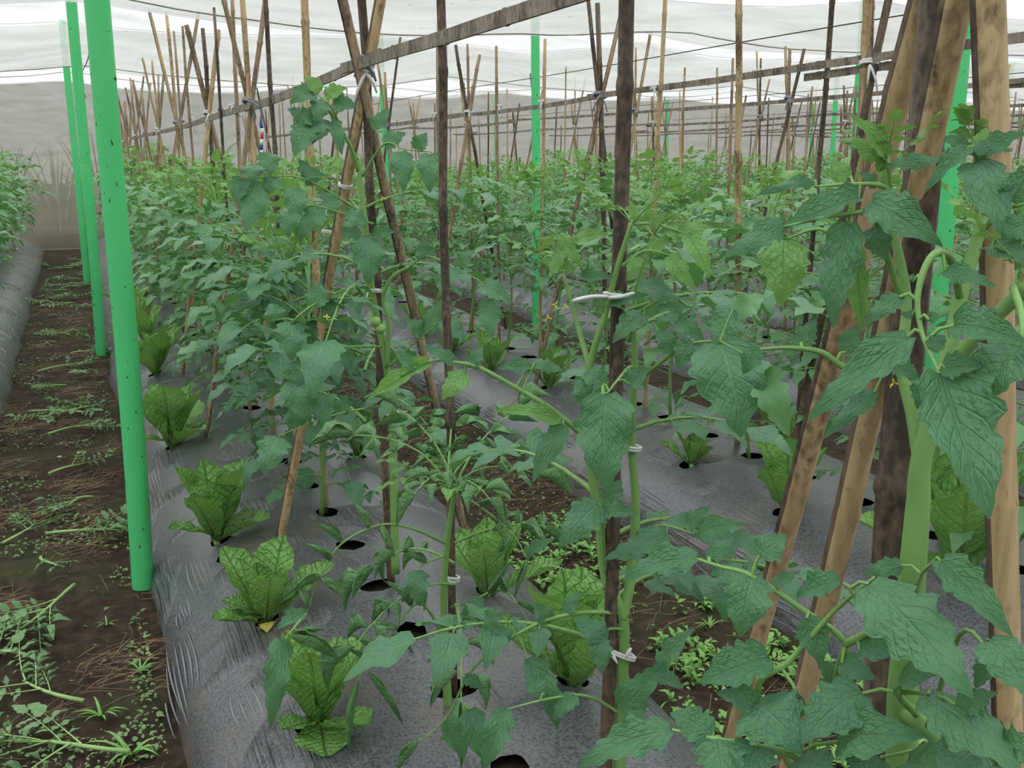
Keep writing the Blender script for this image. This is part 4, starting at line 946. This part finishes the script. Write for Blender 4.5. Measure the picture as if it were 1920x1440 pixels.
hero_leaf(Dp, [(850, 920, 2.12), (900, 950, 2.10), (960, 1000, 2.08), (990, 1050, 2.06)], [(900, 950, 950, 930, 2.1, 2.1, 24, CL), (930, 975, 985, 960, 2.09, 2.08, 24, CL), (960, 1000, 930, 1050, 2.08, 2.06, 28, CL), (985, 1040, 1040, 1010, 2.07, 2.06, 28), (990, 1050, 965, 1120, 2.06, 2.04, 24, CL)], .0034)
for k in range(14):
    az = k * 2.4; place_leaf(Dp, (LEAFC if k % 3 else LEAFY)[k % 6], at(846 + 8 * math.sin(k), 905 + 4 * (k % 5), 2.12) - Dp.location, az, .35 + .5 * (k % 3) / 2, .15 + .05 * (k % 3))
for k, (az, z, L) in enumerate([(0.6, .40, .3), (2.9, .30, .3), (4.6, .45, .28), (1.8, .35, .28)]): place_leaf(Dp, LEAFC[k], Vector((0, 0, z)), az, .1, L)

# --- plant at the second tripod
Cp = empty('tomato_plant', (X1 - 0.02, 2.76, 0.2), 'tall tomato plant at the second tripod, topping out above the rail, with two green fruits', 'tomato plant', GH)
hero_stem(Cp, [([(742, 1075, 2.80), (738, 900, 2.80), (735, 760, 2.80), (718, 650, 2.79), (700, 560, 2.78), (690, 470, 2.77), (680, 380, 2.77), (672, 300, 2.77)], .0125, .006),
               ([(725, 690, 2.79), (728, 600, 2.77), (718, 560, 2.77), (735, 520, 2.76), (768, 500, 2.75)], .007, .004),
               ([(672, 320, 2.77), (655, 270, 2.74), (625, 220, 2.72), (600, 185, 2.72)], .006, .004)])
hero_leaf(Cp, [(690, 470, 2.77), (690, 450, 2.74), (687, 440, 2.72)], [(686, 443, 690, 532, 2.72, 2.68, 58), (675, 440, 640, 430, 2.72, 2.72, 24), (700, 440, 740, 435, 2.72, 2.72, 26)], .003)
hero_leaf(Cp, [(680, 400, 2.77), (600, 350, 2.68), (545, 330, 2.64), (480, 335, 2.60)], [(480, 340, 462, 432, 2.60, 2.56, 54), (553, 355, 553, 418, 2.64, 2.61, 42), (503, 287, 507, 330, 2.63, 2.60, 36), (520, 335, 500, 365, 2.62, 2.60, 36), (455, 335, 440, 380, 2.60, 2.58, 36), (470, 310, 475, 345, 2.6, 2.58, 44), (590, 345, 560, 300, 2.68, 2.68, 34), (565, 335, 610, 330, 2.66, 2.66, 24)], .0038)
hero_leaf(Cp, [(700, 420, 2.77), (640, 400, 2.67), (585, 385, 2.63), (540, 400, 2.6)], [(600, 390, 560, 440, 2.63, 2.6, 40), (545, 398, 540, 445, 2.6, 2.57, 38), (630, 398, 600, 360, 2.66, 2.67, 36), (650, 400, 690, 420, 2.67, 2.66, 30)], .0034)
for (dx, dv) in [(0, 0)]:
    hero_leaf(Cp, [(672, 300, 2.77), (640, 250, 2.72), (610, 225, 2.70), (580, 235, 2.68)], [(580, 235, 552, 292, 2.68, 2.64, 46), (610, 225, 585, 270, 2.70, 2.66, 40), (595, 220, 550, 225, 2.69, 2.68, 30), (620, 230, 640, 290, 2.70, 2.66, 30), (575, 215, 540, 205, 2.69, 2.69, 26)], .003)
    hero_leaf(Cp, [(655, 270, 2.74), (620, 200, 2.71), (590, 175, 2.70)], [(590, 178, 545, 195, 2.70, 2.68, 36), (600, 172, 570, 145, 2.70, 2.70, 26, 'leaf_young'), (610, 180, 650, 165, 2.71, 2.70, 30, 'leaf_young'), (625, 195, 668, 200, 2.71, 2.70, 36), (605, 190, 590, 230, 2.70, 2.67, 36)], .003)
    hero_leaf(Cp, [(680, 330, 2.77), (720, 270, 2.72), (760, 280, 2.69), (810, 285, 2.66)], [(750, 285, 757, 357, 2.69, 2.66, 44), (808, 290, 806, 360, 2.66, 2.62, 46), (720, 270, 760, 250, 2.72, 2.72, 36), (780, 280, 800, 250, 2.68, 2.68, 30), (700, 240, 730, 205, 2.74, 2.75, 30)], .0034)
hero_leaf(Cp, [(700, 560, 2.78), (640, 560, 2.67), (590, 570, 2.60), (550, 600, 2.55)], [(547, 605, 547, 675, 2.55, 2.51, 62), (590, 575, 600, 530, 2.6, 2.62, 40), (520, 600, 505, 570, 2.56, 2.57, 40), (625, 565, 605, 600, 2.65, 2.63, 36), (570, 640, 590, 600, 2.57, 2.58, 40)], .0036)
hero_leaf(Cp, [(718, 650, 2.79), (650, 650, 2.66), (600, 660, 2.58), (550, 680, 2.52)], [(550, 678, 568, 722, 2.52, 2.5, 52), (547, 715, 582, 790, 2.52, 2.48, 54), (607, 740, 611, 800, 2.54, 2.5, 46), (600, 665, 630, 640, 2.58, 2.59, 34), (640, 655, 660, 690, 2.64, 2.62, 34)], .0036)
hero_leaf(Cp, [(735, 760, 2.80), (660, 770, 2.64), (590, 790, 2.54), (530, 815, 2.48)], [(522, 820, 496, 890, 2.48, 2.44, 58), (560, 800, 545, 760, 2.52, 2.53, 36), (600, 790, 630, 830, 2.55, 2.53, 34), (640, 775, 650, 740, 2.62, 2.63, 30)], .0036)
hero_leaf(Cp, [(768, 500, 2.75), (800, 480, 2.72), (850, 500, 2.68), (905, 530, 2.65)], [(905, 535, 960, 568, 2.65, 2.61, 38), (917, 565, 923, 633, 2.64, 2.60, 44), (850, 500, 830, 560, 2.68, 2.64, 44), (800, 485, 790, 450, 2.72, 2.72, 34), (860, 500, 890, 470, 2.68, 2.68, 30)], .0034)
hero_leaf(Cp, [(725, 690, 2.79), (780, 640, 2.72), (830, 600, 2.68)], [(830, 600, 870, 640, 2.68, 2.65, 40), (790, 630, 760, 600, 2.71, 2.71, 34), (800, 625, 830, 560, 2.7, 2.7, 34)], .003)
for (u, v) in [(713, 616), (704, 603)]:
    mb = MB(); mb.tube([(0, 0, -.014), (0, 0, -.011), (0, 0, -.004), (0, 0, .004), (0, 0, .011), (0, 0, .0135)], [.003, .0095, .0145, .0145, .009, .002], 12)
    mb.build('fruit', M['fruit'], Cp, at(u, v, 2.72) - Cp.location)['label'] = 'small round green tomato'
for k, (az, z, L) in enumerate([(0.4, .55, .36), (2.0, .75, .36), (3.3, .62, .36), (5.0, .95, .36), (1.0, 1.0, .36), (4.2, 1.15, .34), (2.7, .92, .4), (5.8, .7, .36), (0.1, 1.15, .32)]):
    place_leaf(Cp, LEAFN[(k + 3) % 14], Vector((0, 0, z)), az, .2, L)
stem_tie(Cp, 703, 546, 2.78, .016, (.1, 0, 1), ([(690, 548, 2.75), (683, 570, 2.75)],)); stem_tie(Cp, 737, 776, 2.8, .017, (-.2, 0, 1), ([(740, 775, 2.76), (765, 771, 2.75)],)); stem_tie(Cp, 612, 436, 2.7, .012)
flower(Cp, at(718, 372, 2.7), .010); flower(Cp, at(612, 595, 2.55), .009)

# ------------------------------------------------------------------ the rest of the rows
labs1 = ['leafy tomato plant just left of the second tripod, over the tall lettuce', 'bushy tomato plant at the dark knobbly cane', 'bushy tomato plant at the third tripod', 'bushy tomato plant past the third tripod', 'tomato plant at the fourth tripod', 'tomato plant between the fourth and fifth tripods']
for k, y in enumerate([3.42, 4.05, 4.7, 5.35, 6.0, 6.65]):
    near_plant(X1 + rng.uniform(-.05, .03), y, 0.2, 800 + k, [1.16, 1.12, 1.18, 1.15, 1.15, 1.15][k], 50, labs1[k], GH, LEAFN if k < 2 else LEAFM, 0.35)
labs2 = ['tomato plant on the second bed behind the foreground tripod', 'tomato plant on the second bed between foreground tripod canes', 'tomato plant on the second bed at the pale upright cane', 'tomato plant on the second bed right of the dark centre cane', 'tomato plant on the second bed behind the dark centre cane',
         'tomato plant on the second bed left of the dark centre cane', 'tomato plant on the second bed in front of the tall green pole', 'tomato plant on the second bed right of the slim brown cane', 'tomato plant on the second bed behind the slim brown cane']
for k, y in enumerate([2.12, 2.76, 3.46, 4.1, 4.75, 5.45, 6.1, 6.8, 7.45]):
    near_plant(X2 + rng.uniform(-.04, .04), y, 0.2, 830 + k, rng.uniform(1.08, 1.2) if k != 2 else 1.15, 42, labs2[k], 'tomato plants on the second bed', LEAFM, 0.33, 2)
for ri, x in enumerate(ROWS):
    y = {1: 7.3, 2: 8.15}.get(ri, 0.8 + (ri * .21) % .6); k = 0
    while y < 17.0:
        p = (x, y, 1.0)
        if in_view(p, 420 if ri == 0 else 150, 700) and math.hypot(x, y) > 1.0:
            z0 = bed_prof(0) - .05; lab = f'{NTH[k]} ' + ('far ' if ri in (1, 2) else '') + 'tomato plant in view on the ' + ORD[ri]; k += 1; grp = 'tomato plants on the ' + ORD[ri]
            if math.hypot(x, y) < 7.5 and ri in (0, 3):
                near_plant(x + rng.uniform(-.05, .05) + (.12 if ri == 0 else 0), y, z0, 900 + ri * 40 + k, rng.uniform(1.08, 1.22), 38, lab, grp, LEAFM, 0.34)
            else:
                o = bpy.data.objects.new('tomato_plant', FAR[(k * 4 + ri * 2) % 9]); link(o)
                o.location = (x + rng.uniform(-.06, .06) + (.12 if ri == 0 else 0), y + rng.uniform(-.06, .06), z0); o.rotation_euler = (0, 0, rng.uniform(0, 6.28))
                s = rng.uniform(.92, 1.1); o.scale = (s * 1.08, s * 1.08, s); tag(o, lab, 'tomato plant', grp)
        y += rng.uniform(.60, .68)

# ------------------------------------------------------------------ lettuces
def lettuce_leaf(seed, lib=None):
    """romaine leaf along +y, tip arching back, with ruffled blade and thick midrib; unit length"""
    r2 = random.Random(seed); V, U = [], []; K = 13; cols = [-1, -.7, -.35, -.07, 0.07, .35, .7, 1]
    ph = r2.uniform(0, 6); arch = r2.uniform(.02, .16)
    for k in range(K + 1):
        t = k / K
        w = 0.055 + 0.19 * (max(0, math.sin(PI * min(1, t ** 1.5 * 0.86)))) ** 0.75
        if k == K: w = 0.11
        for c in cols:
            a = abs(c); z = -arch * t * t + 0.22 * a * a * w * 2 + 0.030 * a * math.sin(ph + t * 17 + c * 2) + (0.02 if a > .05 else 0.0)
            jag = 1 + (0.07 * math.sin(k * 2.6 + ph + c) if a == 1 else 0)
            V.append((c * w * jag, t + (0.0 if a < .5 else -0.06 * a * (t > .8)), z)); U.append((.5 + .5 * c, t))
    n = len(cols)
    mb = MB(); mb.add(V, [(i * n + j, i * n + j + 1, (i + 1) * n + j + 1, (i + 1) * n + j) for i in range(K) for j in range(n - 1)], 0, U)
    return mb
LETT = [lettuce_leaf(1200 + k).mesh('leaf', [M['lettuce']]) for k in range(8)]
def lettuce(x, y, ri, h, label, n=10, seed=0, open_=1.0):
    z = bed_z(ri, x, y) - 0.015; e = empty('lettuce', (x, y, z), label, 'lettuce', 'lettuces on the film covered beds'); r2 = random.Random(seed)
    az = r2.uniform(0, 6)
    for k in range(n):
        f = k / (n - 1); az += 2.4 + r2.uniform(-.3, .3)
        tilt = (0.08 + (0.95 if k < 2 else 0.62) * (1 - f) ** 1.3) * open_      # angle from upright
        L = 1.1 * h * (0.62 + .42 * math.sin(PI * min(1, .25 + f * .7))) * r2.uniform(.85, 1.1)
        o = bpy.data.objects.new('leaf', LETT[(k + seed) % 8]); link(o, e)
        R3 = Matrix.Rotation(az, 3, 'Z') @ Matrix.Rotation(PI / 2 - tilt, 3, 'X')
        o.rotation_euler = R3.to_euler(); o.location = R3 @ Vector((0, 0.0, 0)) + Vector((math.cos(az + PI / 2), math.sin(az + PI / 2), 0)) * 0.012; o.scale = (L * r2.uniform(.85, 1.1), L, L)
    mb = MB(); mb.tube([(0, 0, -.03), (0, 0, .01), (0, 0, .03)], [.012, .014, .008], 8); mb.build('core', M['stem_cut'], e)
    return e
def lz(u, v, z=0.235): p = atz(u, v, z); return p.x, p.y
for (u, v, ri, h, lab, n, sd) in LETTUCES:
    x, y = lz(u, v); e = lettuce(x, y, ri, h, lab, n, sd, .8 if sd in (6, 8, 10, 11) else 1.0)
    for (az, tl, L, wd_) in {1: [(PI * .96, 1.50, .15, 1.75), (2.2, 1.25, .13, 1.3)], 2: [(1.9, 1.3, .14, 1.4), (1.25, 1.05, .13, 1.5), (-1.2, 1.0, .15, 1.1)], 3: [(1.7, 1.15, .17, 1.1), (-1.5, 1.1, .17, 1.1), (PI, .35, .24, 1.45)], 4: [(1.9, 1.2, .2, 1.2), (-1.7, 1.0, .2, 1.2), (2.8, .3, .28, 1.3)]}.get(sd, []):
        R3 = Matrix.Rotation(az, 3, 'Z') @ Matrix.Rotation(PI / 2 - tl, 3, 'X'); o = bpy.data.objects.new('leaf', LETT[(sd * 3 + int(tl * 10)) % 8]); link(o, e)
        o.rotation_euler = R3.to_euler(); o.location = (0, 0, .02); o.scale = (L * wd_, L, L)
for k, y in enumerate([7.35, 8.0, 8.7, 9.4]):
    lettuce(X1 - .36, y, 1, .25, f'{NTH[k]} of the small lettuces far along the left edge of the bed', 8, 20 + k)
for k, y in enumerate([5.6, 6.3, 7.0]): lettuce(X2 - .33, y, 2, .22, f'{NTH[k]} of the lettuces far along the left edge of the second bed', 7, 30 + k)
# fallen yellow leaf
mb = MB(); V, Fc, U = HERO[3]; mb.add([(x * .9, y, z * .6) for x, y, z in V], Fc, 0, U)
yl = mb.build('fallen_leaf', M['yellow_leaf']); p = atz(500, 1150, .245); yl.location = (p.x, p.y - .02, bed_z(1, p.x, p.y - .05) + .008); yl.rotation_euler = (-.1, .1, 2.9); yl.scale = (.05, .05, .03)
tag(yl, 'yellow fallen leaf lying on the film', 'leaf')

# ------------------------------------------------------------------ dirt path: cut shoots, weeds, straw
def shoot(u0, v0, u1, v1, label, seed, nl=5, w=0.006, lsc=.22):
    a, b = atz(u0, v0, 0.025), atz(u1, v1, 0.025); r2 = random.Random(seed); e = empty('cut_tomato_shoot', (a.x, a.y, 0.02), label, 'cut shoot', 'cut tomato shoots littering the path')
    d = b - a; side = Vector((-d.y, d.x, 0)).normalized(); n = 6
    pts = [d * (i / n) + side * (0.03 * math.sin(i / n * 3 + seed)) + Vector((0, 0, .008 + .012 * math.sin(i / n * PI))) for i in range(n + 1)]
    mb = MB(); mb.tube(pts, [w * (1.1 - .6 * i / n) for i in range(n + 1)], 7); mb.build('stem', M['stem_cut'], e)
    az0 = math.atan2(d.y, d.x) - PI / 2
    for k in range(nl):
        t = .35 + .65 * (k + .5) / nl
        o = place_leaf(e, LEAFW[(seed + k) % 5], along(pts, t) + Vector((0, 0, .004)), az0 + (1 if k % 2 else -1) * r2.uniform(.3, .9), r2.uniform(-.25, -.02), .8 * lsc * r2.uniform(.6, 1.15), r2.uniform(-.8, .8))
        o.scale.z *= .8
for k, (a, lab, nl, sc) in enumerate([
    ((148, 1098, 20, 1185), 'large cut shoot with upturned pale leaves left of the green pole base', 6, .26),
    ((163, 1312, 40, 1280), 'cut shoot with a pale stem end pointing right, low on the path', 5, .24),
    ((250, 1398, 20, 1405), 'cut shoot with a long pale stem at the bottom of the path', 7, .30),
    ((85, 1005, 230, 990), 'leafy cut shoot lying across the path above the big shoot', 7, .22),
    ((80, 1045, 120, 1065), 'small cut sprig on bare soil', 3, .14),
    ((60, 770, 150, 775), 'pale leafy shoot in the middle of the path', 5, .22),
    ((190, 762, 70, 782), 'pale wilted shoot just below the middle of the path', 5, .22),
    ((90, 815, 190, 800), 'cut shoot with a white stalk lying across the path', 5, .20),
    ((75, 698, 170, 680), 'cut shoot with thin white stalks farther up the path', 5, .22),
    ((100, 890, 150, 870), 'scattered cut sprig beside the left path edge', 4, .18),
    ((5, 1020, 60, 985), 'cut sprig at the left picture edge', 4, .2),
    ((180, 935, 120, 950), 'torn leafy sprig near the green pole', 4, .17),
    ((40, 1240, 0, 1215), 'leaf cluster at the left picture edge below the large shoot', 4, .22)]): shoot(*a, lab, 1300 + k, nl, .006, sc)
for k, y in enumerate(sorted(rng.uniform(6.0, 16.0) for _ in range(26))):
    x = rng.uniform(-.42, .02); q = proj((x, y, .02)); q2 = proj((x + rng.uniform(-.25, .25), y + rng.uniform(-.15, .15), .02))
    shoot(q[0], q[1], q2[0], q2[1], f'{NTH[k]} of the pale cut sprigs scattered far along the path', 1400 + k, 4, .005, rng.uniform(.16, .24))
# straw (uncountable) and leaf scraps
def in_path(r2, cl=0):
    if r2.random() < .72:
        for _ in range(8):
            x, y = r2.uniform(-.52, .10), 2.2 + 9 * r2.random() ** 1.8
            if nz(x * 3.5, y * 2.5, 31 + cl) > 0.12: break
        return x, y
    return r2.uniform(1.42, 1.92), r2.uniform(1.4, 6.5)
mb = MB(); r2 = random.Random(5)
for k in range(2600):
    x, y = in_path(r2); L = r2.uniform(.03, .16); a = r2.gauss(.6, .8); z = floor_z(x, y) + r2.uniform(.004, .018)
    d = Vector((math.cos(a), math.sin(a), r2.uniform(-.1, .1))) * L
    mb.tube([(x, y, z), Vector((x, y, z)) + d * .5 + Vector((0, 0, r2.uniform(0, .008))), Vector((x, y, z)) + d], r2.uniform(.0006, .0013), 3, 0, False)
tag(mb.build('straw', M['straw']), 'dry brown straw strewn over the path and furrow soil', 'straw', kind='stuff')
mb = MB()
for k in range(3800):
    x, y = in_path(r2, 9); z = floor_z(x, y) + r2.uniform(.004, .02); l = r2.uniform(.006, .022); a = r2.uniform(0, 6.28)
    put(mb, LOWL[k % 8], (x, y, z), (math.cos(a), math.sin(a), r2.uniform(-.2, .3)), (r2.uniform(-.6, .6), r2.uniform(-.6, .6), 1), l, l * r2.uniform(.4, .7))
tag(mb.build('leaf_litter', M['scrap']), 'tiny green weeds and leaf scraps over the dark soil', 'leaf litter', kind='stuff')
mb = MB(); r2 = random.Random(77)
for k in range(900):
    x, y = r2.uniform(1.38, 1.95), r2.uniform(1.2, 3.6)
    if nz(x * 4, y * 3, 51) < -.05: continue
    z = floor_z(x, y); a = r2.uniform(0, 6.28); h = r2.uniform(.01, .06)
    for q in range(4):
        aa = a + q * 1.6; l = r2.uniform(.015, .04)
        put(mb, LOWL[(k + q) % 8], (x, y, z + h * (q + 1) / 4), (math.cos(aa), math.sin(aa), r2.uniform(.0, .6)), (0, 0, 1), l, l * .5)
    mb.tube([(x, y, z - .005), (x + .003, y, z + h)], .0009, 3, 0, False)
tag(mb.build('weed_cover', M['grass']), 'low green weeds covering the furrow soil between the first two beds', 'weeds', kind='stuff')
def tuft_mesh(seed, n=9):
    r2 = random.Random(seed); mb = MB()
    for k in range(n):
        a = r2.uniform(0, 6.28); L = r2.uniform(.5, 1.0); d = Vector((math.cos(a), math.sin(a), 0)); s = Vector((-d.y, d.x, 0)); V = []
        for i in range(6):
            t = i / 5; c = d * (L * .75 * t ** 1.3) + Vector((0, 0, L * (.95 * t - .65 * t * t))); w = .045 * (1 - t) ** .6 * (1 if i else .6)
            V += [c + s * w, c + Vector((0, 0, -.01)), c - s * w]
        mb.add(V, [(i * 3 + j, i * 3 + j + 1, i * 3 + j + 4, i * 3 + j + 3) for i in range(5) for j in range(2)])
    return mb.mesh('grass_tuft', [M['grass']])
TUFT = [tuft_mesh(k) for k in range(4)]
for k, (u, v, s, lab) in enumerate([(190, 1350, .12, 'grass weed growing in the lower path'), (245, 1420, .16, 'arching grass weed at the foot of the film'), (265, 1270, .09, 'small grass weed against the film edge'), (200, 1170, .07, 'small weed left of the film edge, near the pole base'),
    (210, 855, .09, 'weed beside the nearest green pole'), (30, 790, .10, 'weed at the left edge of the path'), (905, 780, .12, 'grass weed in the furrow before the second bed'), (1230, 1350, .10, 'weed in the furrow by the forked stem'), (1330, 1180, .10, 'weed in the furrow right of the dark centre cane'), (1230, 1030, .07, 'tiny weed on the furrow soil'), (1500, 1330, .10, 'weed in the furrow under the foreground leaves')]):
    p = atz(u, v, 0.0); o = bpy.data.objects.new('grass_tuft', TUFT[k % 4]); link(o); o.location = (p.x, p.y, floor_z(p.x, p.y) - .002); o.scale = (s, s, s); o.rotation_euler = (0, 0, k * 1.3); tag(o, lab, 'weed', 'grass weeds on the soil')
# stones
for k, (u, v, s) in enumerate([(1047, 1012, .016), (330, 1135, .010), (112, 860, .013)]):
    p = atz(u, v, 0.0 if k != 1 else .1); mb = MB(); mb.tube([(0, 0, -.6), (.05, 0, -.35), (0, .06, .1), (.04, 0, .45), (0, 0, .62)], [.3, .85, 1.0, .7, .15], 9)
    if k == 1: continue
    o = mb.build('stone', M['stone'], loc=(p.x, p.y, floor_z(p.x, p.y) + s * .4)); o.scale = (s, s * .8, s * .8)
    tag(o, ['pale pebble in the furrow right of the curled plant', 'x', 'pale pebble in the middle of the path'][k], 'stone')

# ------------------------------------------------------------------ outside, behind the end net
def tall_grass(seed):
    r2 = random.Random(seed); mb = MB()
    for k in range(90):
        a = r2.uniform(0, 6.28); L = r2.uniform(1.2, 2.5); d = Vector((math.cos(a), math.sin(a), 0)); s = Vector((-d.y, d.x, 0)); V = []
        b = d * r2.uniform(0, .4); q = r2.uniform(.25, .7)
        for i in range(7):
            t = i / 6; c = b + d * (L * q * t ** 1.8) + Vector((0, 0, L * (t - .25 * q * t * t))); w = .028 * (1 - t) ** .7 + .002
            V += [c + s * w, c - s * w]
        mb.add(V, [(i * 2, i * 2 + 1, i * 2 + 3, i * 2 + 2) for i in range(6)], 1 if k % 7 == 0 else 0)
    return mb.mesh('tall_grass', [M['outside'], M['plume']])
TG = [tall_grass(k) for k in range(3)]
for k, x in enumerate([-4.5, -3.2, -2.0, -1.1, -.3, .5, 1.4, 2.6, 4.0, 5.6, 7.4, 9.0, 11.0, 13.2, 15.5, 18.0]):
    o = bpy.data.objects.new('tall_grass', TG[k % 3]); link(o); s = rng.uniform(.75, 1.0) if x < 2 else rng.uniform(.5, .75)
    o.location = (x, 20.6 + rng.uniform(0, .8), -.02); o.scale = (s, s, s); o.rotation_euler = (0, 0, k)
    tag(o, f'{NTH[k] if k else "first"} pale grass clump from the left, dimly seen through the end net', 'grass', 'grass outside the net', 'thing')
